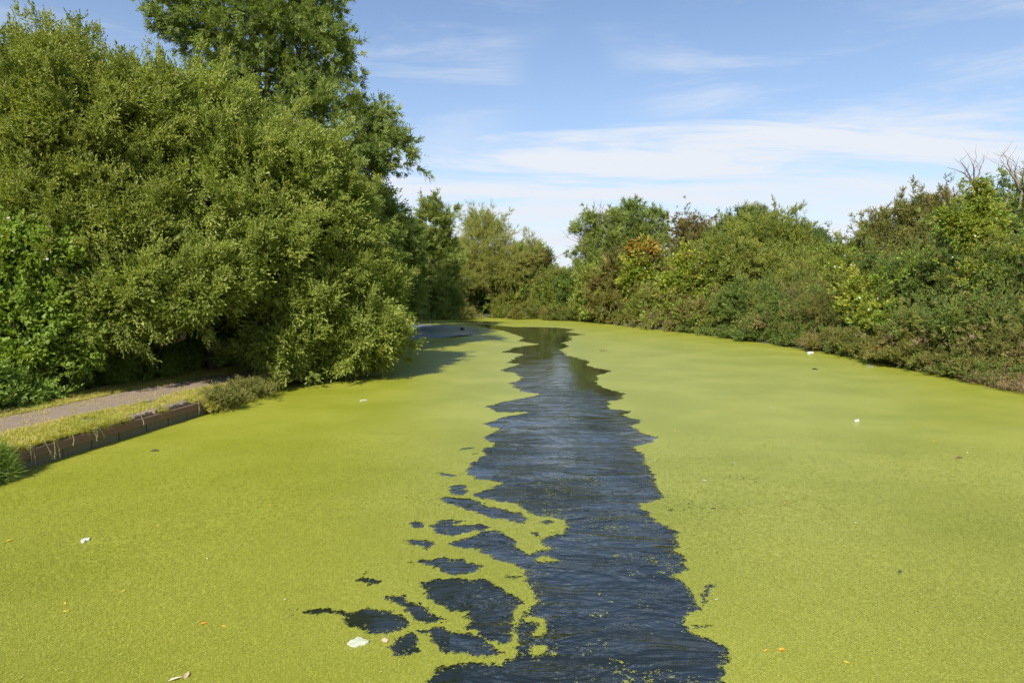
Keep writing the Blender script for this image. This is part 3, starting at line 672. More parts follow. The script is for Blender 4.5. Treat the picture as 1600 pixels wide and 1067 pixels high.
#__PART3__
# ------------------------------------------------------------------ left bank trees
def base_at(px, Y, z=.35):
    return (at(px, 455, Y)[0], Y, z)
GL = 'trees along the left bank'; GR = 'trees and shrubs on the right bank'; GF = 'trees round the far bend'; GH = 'rank plants along the water edge'
tree('willow_tree', 'broad olive green willow filling the upper left corner above the towpath', 'tree', GL,
     [lobe(50,192,140,115,24,3.6), lobe(175,218,112,108,24,3.4), lobe(-70,195,120,112,24,3), lobe(60,370,150,135,22,2.4), lobe(190,370,110,110,22.5,2.2), lobe(105,112,50,34,24.5,1.6), lobe(-60,420,120,140,21.5,2), lobe(215,155,42,40,25,1.8)],
     'willow', 'willow', base=base_at(110, 24), trunk_r=.24, spacing=.66, size=.55, per=15, zmin=1.0, shoots=.26)
tree('willow_tree', 'rounded paler willow in the middle of the left mass, below the tall ash', 'tree', GL,
     [lobe(300,208,85,86,25.5,3), lobe(395,290,95,100,26,3), lobe(300,360,100,100,24,2.3), lobe(470,285,75,80,27,2.6), lobe(405,385,90,75,25,2.2), lobe(525,345,55,70,28,2.2), lobe(345,175,45,40,26,2)],
     'willow', 'willow_low', base=base_at(330, 26.5), trunk_r=.22, spacing=.66, size=.55, per=15, zmin=1.0, shoots=.26)
tree('willow_tree', 'low willow sprawling over the towpath and down onto the duckweed', 'tree', GL,
     [lobe(455,470,80,62,25.8,1.8), lobe(545,515,72,54,27,1.7), lobe(430,535,48,36,24.8,1.1), lobe(582,455,40,60,29,1.8), lobe(510,430,80,60,27.5,2.0), lobe(580,535,36,38,28,1.2), lobe(500,560,45,24,26.5,1.1)],
     'willow', 'willow_low', base=(-9.3, 29.5, .35), trunk_r=.15, spacing=.50, size=.45, per=15, zmin=.12, shoots=.20)
tree('willow_tree', 'drooping willow boughs reaching out over the shaded bend of the towpath', 'tree', GL,
     [lobe(285,462,62,36,21.6,1.2), lobe(215,455,60,45,21,1.2), lobe(335,430,55,40,22.5,1.3), lobe(160,490,60,50,20.8,1.0)],
     'willow', 'willow_low', base=base_at(215, 26.5), trunk_r=.10, spacing=.55, size=.45, per=14, zmin=.9, shoots=.2)
tree('ash_tree', 'tallest tree on the left, a loose feathery ash rising out of the frame', 'tree', GL,
     [lobe(400,50,110,85,37,4), lobe(300,15,55,60,37,3), lobe(475,85,75,75,38,3.5), lobe(500,190,75,70,37,3.2), lobe(415,150,90,70,37,3.4), lobe(565,225,55,42,37,2.4), lobe(615,235,32,32,36.5,1.6), lobe(545,290,50,60,36,2.6), lobe(430,-40,100,60,38,4), lobe(520,45,30,24,37.5,1.4), lobe(590,175,26,20,37,1.2), lobe(340,-20,60,50,37,3)],
     'ash', 'ash', base=base_at(430, 38), trunk_r=.38, spacing=.88, size=.50, per=12, scl=1.15, zmin=2, shoots=.14, updir=.1, gap=.38, inner=.22, nlimb=10)
tree('ash_tree', 'darker tree tucked between the tall ash and the low willow', 'tree', GL,
     [lobe(570,360,50,62,38,2.6), lobe(615,375,32,55,40,2.4), lobe(560,440,55,60,38,2.4), lobe(620,440,34,50,41,2.2)],
     'ash', 'ash', base=base_at(585, 41), trunk_r=.22, spacing=.95, size=.6, per=13, scl=1.5, zmin=.6, shoots=.1, updir=.1)
tree('ash_tree', 'slim light green ash dipping a round bough down to the shaded water', 'tree', GL,
     [lobe(676,350,26,34,62,2.2), lobe(662,405,38,42,62,2.6), lobe(690,470,29,30,59,2.0), lobe(648,445,36,36,60,2.0), lobe(703,405,16,30,63,1.8), lobe(676,497,20,12,58,1.0)],
     'ash', 'ash_light', base=(-13.0, 63, .35), trunk_r=.22, spacing=.95, size=.6, per=13, scl=1.6, zmin=1.5, shoots=.16, updir=0, gap=.25, inner=.25)
bw = tree('bindweed', 'bright green heart leaved bindweed climbing the hedge at the left edge', 'bindweed', None,
     [lobe(35,520,48,75,19.2,.7), lobe(25,410,42,60,19.6,.6), lobe(85,420,30,42,20,.5), lobe(75,500,30,60,19.6,.5), lobe(120,540,28,38,19.8,.5), lobe(-30,480,50,100,19,.6)],
     'bind', 'bind', base=base_at(40, 19.4, .42), trunk_r=.03, spacing=.50, size=.42, per=10, zmin=.5, updir=0, shoots=.2, nlimb=3)
herbs('hedge_bottom', 'leafy nettles and brambles at the foot of the left hedge', 'undergrowth', [G(-80,650,.42), G(0,632,.42), G(100,612,.42), G(200,596,.42), G(300,576,.42), G(390,562,.42)], .42, 5200, 'herb', 'herb', 1.15, scl=.95)
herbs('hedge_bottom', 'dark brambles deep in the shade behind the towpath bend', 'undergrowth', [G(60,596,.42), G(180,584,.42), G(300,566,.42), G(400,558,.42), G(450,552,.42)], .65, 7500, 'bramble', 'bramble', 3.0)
herbs('bank_plants', 'clump of green plants spilling over the bank where the edging ends', 'undergrowth', [(-8.80,19.3,.3), (-8.66,20.5,.25), (-8.6,22.0,.25), (-8.45,24,.25), (-8.4,26,.2)], .26, 1300, 'haw', 'haw_grey', .45, scl=.5)
n = 2200; y = RNG.uniform(19.0, 24, n); x = wallx(y) + RNG.normal(-.05, .2, n)
o = scatter('rank_grass', np.stack([x, y, np.clip(VZ - (x-wallx(y))*1.1, .02, VZ)], 1), np.stack([.6+.4*RNG.normal(size=n), .4*RNG.normal(size=n), np.full(n, .8)], 1), RNG.uniform(.25, .55, n), RNG.uniform(.3, 1, n), 'rank', 'grass')
props(o, 'strawy rank grass drooping to the water beyond the end of the edging', 'grass')
tus = thing('grass_tussock', (float(wallx(12.4)), 12.4, .1), 'thick green grass tussock hanging over the edging in the left corner', 'grass')
n = 1100; y = 11.3 + 1.35*RNG.random(n); x = wallx(y) + RNG.uniform(-.25, .20, n)
scatter('leaves', np.stack([x, y, np.clip(VZ + .03 - np.clip(x-wallx(y), 0, 1)*1.9, .02, 1)], 1), np.stack([.9+.3*RNG.normal(size=n), .45*RNG.normal(size=n), .35+.4*RNG.normal(size=n)], 1), RNG.uniform(.5, 1.1, n), RNG.uniform(0, .8, n), 'rank', 'grass_g', tus)

# ------------------------------------------------------------------ far bend
yw = tree('willow_tree', 'yellowing willow with a bare reddish trunk at the far bend', 'tree', GF,
     [lobe(762,392,42,40,93,4.5), lobe(800,425,36,34,92,4), lobe(728,432,34,40,93,4), lobe(765,430,42,32,92,4), lobe(755,352,32,17,94,3), lobe(830,398,18,24,95,3), lobe(715,400,20,26,95,3)],
     'wispy', 'yellowwillow', base=(-2.1, 91.2, .3), trunk_r=.42, spacing=1.15, size=.85, per=13, scl=1.5, zmin=4.0, shoots=.25, gap=.25, bk=BARK_RED, nlimb=6)
def shrub(label, lobes, kind, mk, group=GR, name='shrub', cat='shrub', zmin=.15, base=None, trunk_r=.07, **k):
    Y = lobes[0][1]; kw = dict(spacing=.80 + Y*.0055, size=.5 + Y*.004, per=12, scl=max(.95, Y/36), shoots=.15, nlimb=2, trunk_r=trunk_r); kw.update(k)
    if cat in ('shrub', 'bindweed') and Y < 95:
        k2 = random.sample([('haw', 'haw'), ('willow', 'sallow'), ('bramble', 'bramble_b'), ('bramble', 'bramble'), ('feather', 'haw_grey'), ('wispy', 'shrub'), ('bind', 'bind')], 2)
        kw['extra'] = list(k.pop('extra', [])) + [(a_, b_, (lobes, kw['spacing']*1.5, 5)) for a_, b_ in k2]
    kw.update(k)
    base = base or (lobes[0][0], Y, max(.0, float(ground_z(np.array(lobes[0][0]), np.array(Y)))))
    return tree(name, label, cat, group, lobes, kind, mk, base=base, zmin=zmin, **kw)
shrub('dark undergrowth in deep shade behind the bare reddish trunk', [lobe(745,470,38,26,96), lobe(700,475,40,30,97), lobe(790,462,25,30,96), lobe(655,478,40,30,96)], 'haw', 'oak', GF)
shrub('rust tinged hawthorn right of the yellowing willow', [lobe(828,428,30,34,93), lobe(852,425,14,20,93), lobe(800,455,22,26,92)], 'haw', 'haw', GF, extra=[('haw', 'haw_red', ([lobe(845,412,17,17,92.4), lobe(825,430,24,24,91.6)], 1.5, 8))])
shrub('small bright green bush right of the bare reddish trunk', [lobe(800,478,20,16,90.5), lobe(790,488,14,8,90)], 'haw', 'shrub', GF)
shrub('buff leaved bush low on the far waterline', [lobe(828,484,18,12,89.8), lobe(845,478,12,14,89.5)], 'haw', 'sallow', GF)
shrub('green bush below the gap in the far skyline', [lobe(862,455,24,30,90), lobe(875,475,20,20,88)], 'haw', 'shrub', GF)
shrub('dark green thicket right of the skyline gap', [lobe(893,458,24,32,87), lobe(905,478,22,18,85.5)], 'haw', 'bramble', GF)
dead = tree('half_dead_tree', 'half dead tree with bare grey twigs and scattered green tufts on the skyline', 'tree', GF,
     [lobe(938,385,26,32,88,3), lobe(915,400,16,18,87,2), lobe(922,340,5,6,87,.6), lobe(902,357,4,5,87,.5), lobe(935,345,5,5,88,.6), lobe(926,362,7,7,88,.8), lobe(955,355,18,24,89,2), lobe(928,420,30,26,86,3)],
     'ash', 'ash_light', trunk_r=.24, spacing=1.3, size=.8, per=12, scl=1.8, zmin=.5, updir=.1, gap=.2, inner=.2)
mb = MB()
for tip in ((882,352),(890,342),(897,335),(905,345),(912,325),(938,312),(945,318),(950,325),(880,370),(893,368),(930,330),(884,384)):
    a = at(930 + random.uniform(-8, 8), 395 + random.uniform(-15, 10), 87.5); q = limb(mb, a, at(tip[0], tip[1], 87 + random.uniform(-1.5, 1.5)), .06, .012, .05, 6, 4)
    for _ in range(4):
        s_ = q[random.choice((3, 4, 5))]; limb(mb, s_, s_ + Vector((random.gauss(0, .8), random.gauss(0, .6), random.uniform(.3, 1.3))), .022, .008, .05, 4, 3)
mb.build('bare_twigs', DEADWOOD, dead)
tree('ash_tree', 'round topped blue green ash standing clear on the far skyline', 'tree', GF,
     [lobe(985,345,22,26,100,3), lobe(1018,352,24,26,100,3), lobe(1000,375,36,24,99,3.5), lobe(1034,378,14,16,99,2), lobe(990,325,12,10,100,1.5), lobe(965,380,14,20,99,2)],
     'ash', 'ash', trunk_r=.3, spacing=1.4, size=.85, per=12, scl=1.9, zmin=3, updir=.1, gap=.22, inner=.2)
shrub('reddening hawthorn left of the golden topped bindweed mound', [lobe(957,432,26,24,76), lobe(940,452,18,20,75), lobe(970,415,16,18,77)], 'haw', 'haw_red', GF)
shrub('dark green shrub under the reddening hawthorn', [lobe(925,450,22,34,79), lobe(915,480,20,20,80), lobe(940,483,22,18,76)], 'haw', 'shrub', GF, extra=[('haw', 'haw', ([lobe(960,478,26,20,72.5)], 1.3, 12))])
gm = shrub('lime bindweed mound with a golden orange top on the far right bank', [lobe(1001,422,20,34,73), lobe(985,440,12,22,72.5), lobe(1012,440,13,24,72.5)], 'bind', 'bind_y', GF, name='bindweed', cat='bindweed',
      extra=[('bind', 'gold', ([lobe(992,392,11,6,72.2), lobe(1012,392,9,6,72.2), lobe(1000,388,14,5,72.5)], 1.0, 12))])
shrub('fluffy light green shrub below the lime bindweed mound', [lobe(1010,478,22,24,67), lobe(1028,470,18,24,66)], 'haw', 'shrub')
shrub('brown tangle of low twigs at the waterline below the mound', [lobe(1030,502,24,9,62.5), lobe(1005,500,12,8,65.5)], 'dry', 'dry', zmin=.05)
tree('hawthorn_tree', 'tall brown topped hawthorn standing above the right hedge', 'tree', GR,
     [lobe(1078,360,24,26,82,3), lobe(1085,385,26,26,81,3), lobe(1068,400,22,26,80,3), lobe(1110,372,14,12,82,2)],
     'haw', 'haw_red', trunk_r=.2, spacing=1.3, size=.9, per=12, scl=1.6, zmin=2, shoots=.3, gap=.1, extra=[('haw', 'haw', ([lobe(1082,372,26,30,81.5)], 1.6, 10))])
shrub('olive thicket under the brown topped hawthorn', [lobe(1050,440,30,36,72), lobe(1095,420,30,34,74), lobe(1040,415,16,20,76)], 'haw', 'haw_grey')
yb = shrub('yellow green bindweed covered shrub left of the big green thicket', [lobe(1078,436,30,34,63), lobe(1055,455,24,28,62.5), lobe(1100,455,20,26,62)], 'bind', 'bind_y', name='bindweed', cat='bindweed',
      extra=[('haw', 'shrub', ([lobe(1070,455,34,30,63.5)], 1.2, 12))])
tree('oak_tree', 'dark rounded oak peeping over the middle of the right hedge', 'tree', GR, [lobe(1168,345,22,16,112,4), lobe(1140,352,12,11,112,2), lobe(1190,352,16,12,112,3)], 'haw', 'oak', trunk_r=.3, spacing=1.5, size=1, per=14, scl=2.4, zmin=3, shoots=.04)
tree('oak_tree', 'dark green tree sloping down to the notch in the right skyline', 'tree', GR, [lobe(1262,383,26,24,96,4), lobe(1240,375,20,22,96,3), lobe(1285,400,14,18,96,3)], 'haw', 'oak', trunk_r=.3, spacing=1.4, size=.9, per=14, scl=2.2, zmin=2, shoots=.05)
shrub('large leafy green thicket, the tallest hump of the right hedge', [lobe(1165,390,46,44,64,4), lobe(1130,410,34,40,63,3), lobe(1205,385,38,42,64,3.5), lobe(1235,410,34,38,62,3), lobe(1180,430,50,40,60,3)], 'willow', 'shrub', spacing=1.1, per=13, scl=1.35, trunk_r=.14, shoots=.25)
sp = tree('sapling', 'slim upright sapling spiking above the right hedge', 'tree', GR, [lobe(1243,345,5,22,62,.4), lobe(1236,362,8,16,62,.6), lobe(1251,360,6,14,62,.5)], 'wispy', 'shrub', trunk_r=.05, spacing=.7, size=.5, per=7, scl=1.1, zmin=2, shoots=.4, updir=.7, inner=.1, nlimb=2)
shrub('pale sallow patch in front of the large green thicket', [lobe(1175,412,26,20,58.5), lobe(1160,405,18,22,59)], 'willow', 'sallow')
shrub('feathery mid green shrub right of the large thicket', [lobe(1270,440,38,36,54), lobe(1290,425,26,30,56), lobe(1245,450,30,34,53)], 'feather', 'shrub', scl=1.5, per=15)
shrub('dark leaved bramble mound at the foot of the large thicket', [lobe(1175,478,44,34,52), lobe(1140,490,30,24,53), lobe(1215,480,30,30,49.5)], 'bramble', 'bramble')
shrub('yellow tinged bramble arching over the waterline left of centre right bank', [lobe(1115,492,34,26,57), lobe(1080,495,30,20,59), lobe(1060,480,26,26,62)], 'bramble', 'bramble_b')
shrub('mixed bramble bank with browning tips, middle of the right bank', [lobe(1230,508,40,26,46.5), lobe(1190,515,34,18,48), lobe(1265,512,34,26,44)], 'bramble', 'bramble', extra=[('bramble', 'bramble_b', ([lobe(1225,505,40,26,45.8)], 1.2, 9))])
shrub('feathery tall weeds with tawny tops above the white bottle', [lobe(1275,490,34,30,43.5), lobe(1250,470,30,26,47)], 'feather', 'haw_grey', scl=1.5, per=16, shoots=.3)
shrub('green hazel like shrub below the notch in the skyline', [lobe(1318,425,34,34,50), lobe(1340,415,26,30,50), lobe(1310,460,34,36,46)], 'willow', 'shrub')
by = shrub('bright yellow and lime bindweed patch halfway along the right bank', [lobe(1352,462,28,20,40.5,.9), lobe(1375,495,36,28,38.5,1.0), lobe(1340,480,20,16,40,.8), lobe(1345,445,20,14,41,.8)], 'bind', 'bind_y', name='bindweed', cat='bindweed', zmin=.4,
      extra=[('bind', 'bind', ([lobe(1395,505,36,28,37.6), lobe(1370,510,30,20,38)], 1.0, 10))])
shrub('grey brown hawthorn rising left of the dead branches', [lobe(1400,365,44,40,50,3), lobe(1445,345,42,36,49,3), lobe(1370,390,32,32,50,2.5), lobe(1425,395,50,40,47,3), lobe(1480,335,26,28,47,2)], 'haw', 'haw_grey', name='hawthorn_tree', cat='tree', per=13, trunk_r=.14, shoots=.3, extra=[('haw', 'haw_red', ([lobe(1485,318,24,16,45.5), lobe(1455,345,30,24,46)], 1.5, 8))])
shrub('deep green shrub with shadowed hollows below the hawthorn', [lobe(1420,440,44,42,40,2), lobe(1465,450,40,44,37,2), lobe(1380,430,34,34,43,2)], 'bramble', 'bramble', extra=[('bind', 'bind', ([lobe(1410,440,46,40,39), lobe(1450,420,30,30,38.5)], 1.3, 6))])
shrub('broad dark bush at the right edge behind the pink seed heads', [lobe(1560,430,44,50,32,2), lobe(1610,440,44,60,31,2), lobe(1515,450,36,44,34,2)], 'bramble', 'bramble', extra=[('bind', 'bind_y', ([lobe(1590,410,40,36,31), lobe(1545,440,30,36,31.5)], 1.1, 6))])
shrub('leafy tree filling the right edge under the dead boughs', [lobe(1590,335,36,36,36,2.2), lobe(1635,320,50,60,36,2.4), lobe(1555,360,34,34,37,2), lobe(1500,365,30,34,40,2), lobe(1640,400,50,60,34,2.4)], 'ash', 'ash', name='ash_tree', cat='tree', per=12, scl=1.2, trunk_r=.2)
bt = shrub('column of bindweed wound up the bare branched dead tree', [lobe(1532,300,7,28,34,.35), lobe(1530,345,13,28,34,.5), lobe(1535,385,19,30,33.6,.7), lobe(1497,348,14,10,34,.4), lobe(1478,338,8,7,34,.35), lobe(1512,370,13,18,34,.5), lobe(1556,352,9,22,34,.4)], 'bind', 'bind_y', name='bindweed', cat='bindweed',
      spacing=.5, size=.34, per=8, scl=.85, zmin=.6, trunk_r=.08, updir=-.1, inner=.6, extra=[('bind', 'bind', ([lobe(1530,330,11,40,34,.45), lobe(1505,360,18,22,34.2,.5)], .55, 6))])
def dead_tree(label, polys, Y, r0):
    a = at(*polys[0][0], Y); root = thing('dead_tree', (a[0], Y, .9), label, 'tree')
    mb = MB(); limb(mb, (a[0], Y, .3), a, r0*1.6, r0, .02, 6, 8); mb.build('trunk', DEADWOOD, root)
    for p in polys:
        mb = MB(); n = len(p); pts = [Vector(at(x, y, Y + i*.25*random.uniform(-1, 1))) for i, (x, y) in enumerate(p)]
        fine = [];  rad = []
        for i in range(n-1):
            for k in range(3):
                u = k/3; fine.append(pts[i].lerp(pts[i+1], u) + Vector((random.gauss(0, .02), random.gauss(0, .02), random.gauss(0, .02)))); rad.append(r0*(1 - .85*(i+u)/(n-1)))
        fine.append(pts[-1]); rad.append(.008); mb.tube(fine, rad, 6)
        for _ in range(5):
            i = random.randrange(3, len(fine)); s_ = fine[i]; d = Vector((random.gauss(0, .4), random.gauss(0, .4), random.uniform(.15, .7)))
            q = s_ + d*.6; mb.tube([s_, q, q + d*.5 + Vector((random.gauss(0, .1), 0, .1))], [max(.008, rad[i]*.45), .010, .005], 4)
        mb.build('branch', DEADWOOD, root)
    return root
dead_tree('forked dead tree with bare grey branches above the bindweed column', [[(1534,330),(1527,300),(1512,275),(1497,267),(1480,262)], [(1530,310),(1519,283),(1508,262),(1500,252)], [(1527,300),(1522,278),(1521,258),(1526,246)], [(1524,290),(1530,270),(1534,258)], [(1534,345),(1552,335),(1572,318),(1577,308)], [(1534,350),(1510,335),(1490,318),(1484,300)]], 34.4, .06)
dead_tree('bare dead boughs at the right edge beside the forked dead tree', [[(1597,300),(1585,280),(1572,262),(1562,248)], [(1590,290),(1580,270),(1574,250),(1566,238)], [(1594,290),(1587,268),(1590,255)], [(1597,300),(1600,275),(1594,262)], [(1600,300),(1612,270),(1606,250)]], 35.4, .06)
# plants at the foot of the right bank
def wl(px, py, z=.1): return G(px, py, z)
herbs('bank_plants', 'rank green weeds and grass above the water, right of the white bottle', 'undergrowth', [wl(1290,540,.3), wl(1340,548,.3), wl(1400,560,.3), wl(1460,570,.3)], .6, 2800, 'haw', 'haw', .95, GH, scl=1.1)
herbs('bank_plants', 'tall weeds with pinkish seed heads at the right edge of the bank', 'undergrowth', [(20.3,25,.9), (20.3,28,.9), (20.0,31,.8), (19.8,34,.6)], .85, 2300, 'herb', 'haw_grey', 2.3, GH, scl=.85, tint=.4, top=('haw', 'pink', .20))
shrub('bramble thicket between the right edge herbs and the dark bush', [lobe(1510,500,52,34,29,1.2), lobe(1590,510,50,40,27,1.2), lobe(1440,520,40,28,32,1.2)], 'bramble', 'bramble', zmin=.2, scl=.85, spacing=.75)
herbs('bank_plants', 'green herbs nearest the camera on the right bank', 'undergrowth', [(18.9,22,.4), (19.0,25.5,.4), (19.0,29,.4), (19.1,33,.35)], .55, 2600, 'haw', 'haw_grey', 1.25, GH, scl=.9, tint=.6)
herbs('bank_plants', 'leafy brambles mixed into the herbs near the right corner', 'undergrowth', [(19.2,22,.5), (19.3,27,.5), (19.3,33,.4)], .6, 2400, 'bramble', 'bramble_b', 1.5, GH, scl=.8)
herbs('bank_plants', 'tangle of dead brown stems over the water at the right corner', 'undergrowth', [(17.9,21.5,.05), (18.0,24,.05), (18.1,27,.05), (18.4,31,.05)], .28, 1900, 'dry', 'dry', .5, GH, scl=.75)
herbs('bank_plants', 'dead brown sprigs beside the white bottle', 'undergrowth', [wl(1275,545), wl(1300,547), wl(1330,550)], .35, 420, 'dry', 'dry', .8, GH)
herbs('bank_plants', 'ragged low brambles along the waterline left of the white bottle', 'undergrowth', [wl(1265,540), wl(1200,532), wl(1150,526), wl(1100,519), wl(1050,514)], .5, 2600, 'bramble', 'bramble', 1.3, GH, scl=1.1)
herbs('bank_plants', 'low leafy fringe along the waterline right of the white bottle', 'undergrowth', [(18.4,38,.1), (18.5,34,.1), (18.3,29,.1), (18.1,24,.1)], .32, 2600, 'bramble', 'bramble', .75, GH, scl=.8)
herbs('bank_plants', 'low fringe of leaves along the far waterline', 'undergrowth', [wl(1010,510), wl(950,503), wl(890,499.5), wl(840,497.5), wl(790,497.5)], .6, 1900, 'haw', 'haw', 1.6, GF, scl=1.7)
herbs('bank_plants', 'shadowed reeds and stems along the far left waterline', 'undergrowth', [wl(725,497.5), wl(700,497.5), wl(660,497.5), wl(610,497.5)], .9, 1500, 'haw', 'haw', 2.4, GF, scl=2.0)
# woodland further back, seen between the crowns
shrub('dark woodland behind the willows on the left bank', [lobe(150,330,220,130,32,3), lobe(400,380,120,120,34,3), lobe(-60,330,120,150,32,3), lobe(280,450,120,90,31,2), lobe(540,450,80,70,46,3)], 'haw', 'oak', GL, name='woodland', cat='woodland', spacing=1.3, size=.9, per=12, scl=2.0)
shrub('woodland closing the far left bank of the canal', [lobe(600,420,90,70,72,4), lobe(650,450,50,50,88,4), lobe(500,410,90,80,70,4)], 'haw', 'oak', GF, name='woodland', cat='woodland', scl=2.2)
shrub('low hedge behind the right bank shrubs', [lobe(1330,460,80,40,62,4), lobe(1220,450,80,50,74,4), lobe(1480,430,100,60,50,4), lobe(1100,450,70,50,86,4), lobe(960,450,50,40,98,4), lobe(870,460,40,32,100,4)], 'haw', 'haw', GR, name='hedge', cat='hedge', scl=2.0)

# ------------------------------------------------------------------ white bindweed flowers, parts of their plants
PETAL, t, b = newmat('white petal'); b.inputs['Base Color'].default_value = (.62, .62, .58, 1); b.inputs['Roughness'].default_value = .6
def flower_me():
    V = [(0, 0, 0)]; Fc = []; n = 10
    for r_, z in ((.010, .03), (.022, .055), (.045, .068)):
        for k in range(n):
            rr = r_*(1 + (.08 if k % 2 else -.05)*(r_ > .04)); V.append((rr*cos(2*pi*k/n), rr*sin(2*pi*k/n), z))
    for k in range(n): Fc.append((0, 1+(k+1) % n, 1+k))
    for i in range(2):
        for k in range(n): a = 1+i*n; Fc.append((a+k, a+(k+1) % n, a+n+(k+1) % n, a+n+k))
    me = bpy.data.meshes.new('flower'); me.from_pydata(V, [], Fc); me.materials.append(PETAL); return me
FM = flower_me()
def flowers(root, pts, Y, s):
    for px, py in pts:
        o = bpy.data.objects.new('flower', FM); link(o, root); p = Vector(at(px, py, Y)); o.location = p - root.location
        to = (Vector((0, 0, HC)) - p).normalized() + Vector((random.gauss(0, .3), random.gauss(0, .3), random.uniform(0, .4)))
        o.rotation_euler = to.to_track_quat('Z', 'Y').to_euler(); sc = s*random.uniform(.45, .85); o.scale = (sc, sc*random.uniform(.6, 1), sc*1.3)
flowers(bw, [(13,340),(2,369),(75,405),(3,478),(18,392)], 18.7, 1.0)
flowers(gm, [(1005,395),(1008,419),(1025,442),(1013,457),(994,402)], 70.6, 1.7)
flowers(yb, [(1088,417),(1096,412),(1112,422),(1052,398)], 59.8, 1.6)
flowers(by, [(1305,417),(1311,418),(1357,484),(1343,465),(1371,466),(1330,414)], 37.0, 1.3)
flowers(bt, [(1502,346),(1525,369),(1527,376),(1489,402),(1549,419),(1557,341),(1500,448)], 32.8, 1.2)

# ------------------------------------------------------------------ things afloat and dropped
def flat(name, label, cat, pts, c, group=None, th=.006, z=.012, rough=.6, lift=0.0):
    """a thin crumpled piece whose outline lies on the water at these photo pixels"""
    m, t, b = newmat(name); b.inputs['Base Color'].default_value = c + (1,); b.inputs['Roughness'].default_value = rough
    P_ = [Gv(*p) for p in pts]; cx = sum(p[0] for p in P_)/len(P_); cy = sum(p[1] for p in P_)/len(P_); V = []; n = len(P_)
    for zz in (0, th):
        for p in P_: V.append((p[0]-cx, p[1]-cy, zz + (random.uniform(0, lift) if zz else 0)))
    V.append((0, 0, th + lift*.8)); V.append((0, 0, 0))
    Fc = [(n+i, n+(i+1) % n, 2*n) for i in range(n)] + [((i+1) % n, i, 2*n+1) for i in range(n)] + [(i, (i+1) % n, n+(i+1) % n, n+i) for i in range(n)]
    o = mesh(name, V, Fc, m, loc=(cx, cy, z)); props(o, label, cat, group); return o
flat('paper_scrap', 'torn white scrap lying on the duckweed at the lower left', 'litter', [(126,847),(131,843),(137,842),(141,842),(139,845),(134,846),(131,849),(127,849)], (.60,.60,.52), lift=.02)
flat('foam_scrap', 'crumpled white and yellowish litter beside the round hole in the weed', 'litter', [(542,1008),(548,1004),(554,1001),(559,998),(564,998),(568,1001),(577,1003),(576,1006),(570,1009),(563,1010),(557,1013),(549,1012)], (.48,.50,.36), lift=.012)
flat('foam_scrap', 'small pinkish scrap between the litter and the dark hole', 'litter', [(596,1001),(601,999),(607,1003),(604,1005),(598,1003)], (.6,.40,.32), lift=.01)
def stick(label, a, b_, r, c, cat='stick', group=None):
    m, t, b = newmat('sodden wood'); b.inputs['Base Color'].default_value = c + (1,); b.inputs['Roughness'].default_value = .7
    A = Vector(Gv(*a) + (.012,)); B = Vector(Gv(*b_) + (.015,)); mb = MB(); mid_ = A.lerp(B, .5) + Vector((0, r, r*.6))
    mb.tube([A, A.lerp(mid_, .5), mid_, mid_.lerp(B, .6), B], [r*.5, r, r*1.1, r*.9, r*.4], 7)
    L0 = A.copy(); mb.v = [(v[0]-L0.x, v[1]-L0.y, v[2]-L0.z) for v in mb.v]; o = mesh('stick', mb.v, mb.f, m, smooth=True, loc=L0); props(o, label, cat, group)
stick('dark stick floating just off the rusty edging', (235,706), (248,705), .022, (.035,.030,.025))
stick('short black stick on the weed near the middle of the right bank', (1269,577), (1278,578), .035, (.02,.02,.018))
stick('grey bit of wood on the weed off the right bank', (1353,573), (1366,574), .04, (.16,.16,.15))
stick('brown twig on the weed towards the right edge', (1494,717), (1504,716), .02, (.09,.06,.05))
stick('pale grey stick on the weed in front of the low willow', (562,627), (575,626), .022, (.38,.38,.33))
stick('small dark lump of wood afloat in the shaded water below the light green ash', (719,515), (725,516), .13, (.02,.02,.02))
stick('dark speck of wood alone on the weed at the lower right', (1405,897), (1409,894), .014, (.05,.06,.03))
# white cup and bottle
WPL, t, b = newmat('white plastic'); b.inputs['Base Color'].default_value = (.78,.79,.80,1); b.inputs['Roughness'].default_value = .35
def lathe(mb, prof, org, ax, n=14):
    ax = Vector(ax).normalized(); u = ax.cross(Vector((0, 0, 1))).normalized() if abs(ax.z) < .9 else Vector((1, 0, 0)); w = ax.cross(u); V = []; Fc = []
    for (r, h) in prof:
        for k in range(n): V.append(tuple(Vector(org) + ax*h + (u*cos(2*pi*k/n) + w*sin(2*pi*k/n))*r))
    for i in range(len(prof)-1):
        for k in range(n): Fc.append((i*n+k, i*n+(k+1) % n, (i+1)*n+(k+1) % n, (i+1)*n+k))
    Fc.append(tuple(range(n))[::-1]); mb.add(V, Fc)
cp = G(1338, 660); root = thing('plastic_cup', (cp[0], cp[1], .0), 'white plastic cup tipped over in the duckweed on the right', 'cup')
mb = MB(); lathe(mb, [(.028,0),(.030,.003),(.040,.095),(.043,.098),(.038,.097),(.028,.006)], (cp[0]-.04, cp[1], .035), (1, -.3, .25)); mb.build('cup_body', WPL, root)
bp_ = G(1266, 553); root = thing('plastic_bottle', (bp_[0], bp_[1], 0), 'white plastic bottle caught at the foot of the right bank', 'bottle')
mb = MB(); lathe(mb, [(.03,0),(.06,.01),(.065,.05),(.065,.20),(.05,.24),(.022,.27),(.022,.30)], (bp_[0]-.15, bp_[1], .05), (1, -.2, .12)); mb.build('bottle_body', WPL, root)
mb = MB(); lathe(mb, [(.026,0),(.026,.03),(.001,.031)], Vector((bp_[0]-.15, bp_[1], .05)) + Vector((1,-.2,.12)).normalized()*.30, (1, -.2, .12)); mb.build('cap', WPL, root)
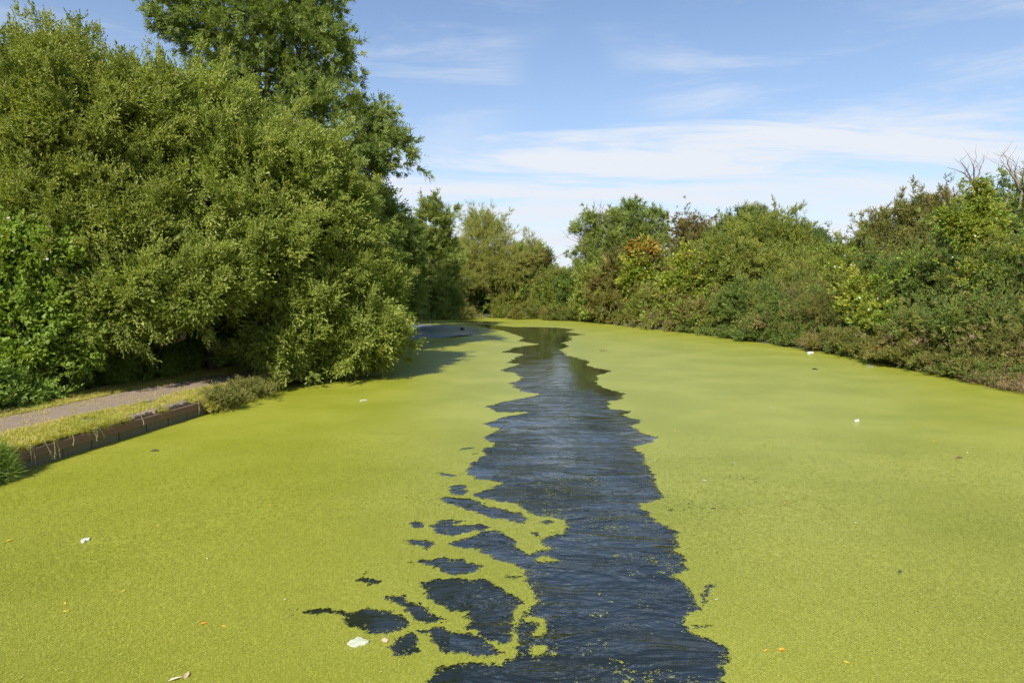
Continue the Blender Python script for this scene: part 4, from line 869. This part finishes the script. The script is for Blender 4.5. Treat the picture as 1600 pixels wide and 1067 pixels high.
# crumpled litter on the path
def pathlit(px, py):
    p = G(px, py, .47); V = []; n = 9; m, t, b = newmat('pale wrapper'); b.inputs['Base Color'].default_value = (.55,.66,.74,1); b.inputs['Roughness'].default_value = .4
    V = [(.12*cos(2*pi*k/n)*random.uniform(.7, 1.0), .07*sin(2*pi*k/n), random.uniform(.0, .03)) for k in range(n)] + [(.0, 0, .06), (.04, .01, 0)]
    Fc = [(k, (k+1) % n, n) for k in range(n)] + [((k+1) % n, k, n+1) for k in range(n)]
    o = mesh('wrapper', V, Fc, m, loc=p); props(o, 'pale blue wrapper dropped at the shaded edge of the towpath', 'litter')
pathlit(405, 578)
# fallen leaves
LEAFM = {}
def fallen(px, py, s, c, label, group='fallen leaves on the duckweed'):
    if c not in LEAFM:
        m, t, b = newmat('fallen leaf'); b.inputs['Base Color'].default_value = c + (1,); b.inputs['Roughness'].default_value = .5; LEAFM[c] = m
    x, y = Gv(px, py); V = [(-1, 0, .1), (-.45, .42, .28), (.3, .40, .25), (1, .05, .12), (.3, -.42, .30), (-.45, -.40, .22), (0, 0, .08), (-1.35, -.05, .12)]
    Fc = [(0, 6, 1), (1, 6, 2), (2, 6, 3), (3, 6, 4), (4, 6, 5), (5, 6, 0), (7, 0, 5)]; a = random.uniform(0, 6.3)
    o = mesh('fallen_leaf', [(v[0]*s, v[1]*s, v[2]*s) for v in V], Fc, LEAFM[c], loc=(x, y, .012)); o.rotation_euler = (random.uniform(-.15, .15), random.uniform(-.15, .15), a); props(o, label, 'leaf', group)
OR, YE, TA = (.80,.30,.01), (.72,.45,.03), (.50,.36,.22)
fallen(1222,1017,.040, OR, 'bright orange leaf on the weed, right of the wake at the bottom'); fallen(1197,1018,.024, OR, 'small orange leaf left of the bright orange one')
fallen(318,976,.036, OR, 'orange leaf on the weed at the lower left'); fallen(15,846,.045, YE, 'curled yellow leaf on the weed at the left edge')
fallen(1227,787,.040, OR, 'thin orange leaf on the weed above the lower right'); fallen(1323,1037,.028, YE, 'yellow leaf near the bottom right of the weed')
fallen(291,1058,.050, TA, 'withered brown leaf at the very bottom left of the weed'); fallen(272,1064,.055, (.62,.50,.36), 'pale tan leaf cut by the bottom edge of the view')
for px, py in ((101,944),(102,957),(193,925),(247,822),(422,790),(349,980)): fallen(px, py, .026, YE, 'small yellow leaf half sunk in the weed on the left')
WH = (.52,.53,.40)
for px, py in ((66,832),(181,881),(323,874),(446,938),(101,909),(646,771),(573,798),(695,790),(1298,828),(1337,818),(1120,938)): fallen(px, py, .022, WH, 'tiny pale fleck lying on the duckweed', 'pale flecks on the duckweed')
for px, py in ((1217,591),(1186,597),(1250,608),(1299,596),(1423,605),(1460,690),(1519,700),(1511,708),(1505,654),(1448,672),(1282,694),(1236,690),(1375,704),(1376,721),(1206,638),(1145,626),(1054,674),(1024,721),(1059,694),(1147,724),(1101,752),(966,546),(1137,615)): fallen(px, py, .035, random.choice((WH, YE)), 'distant pale leaf fleck on the duckweed to the right', 'leaf flecks on the right hand duckweed')
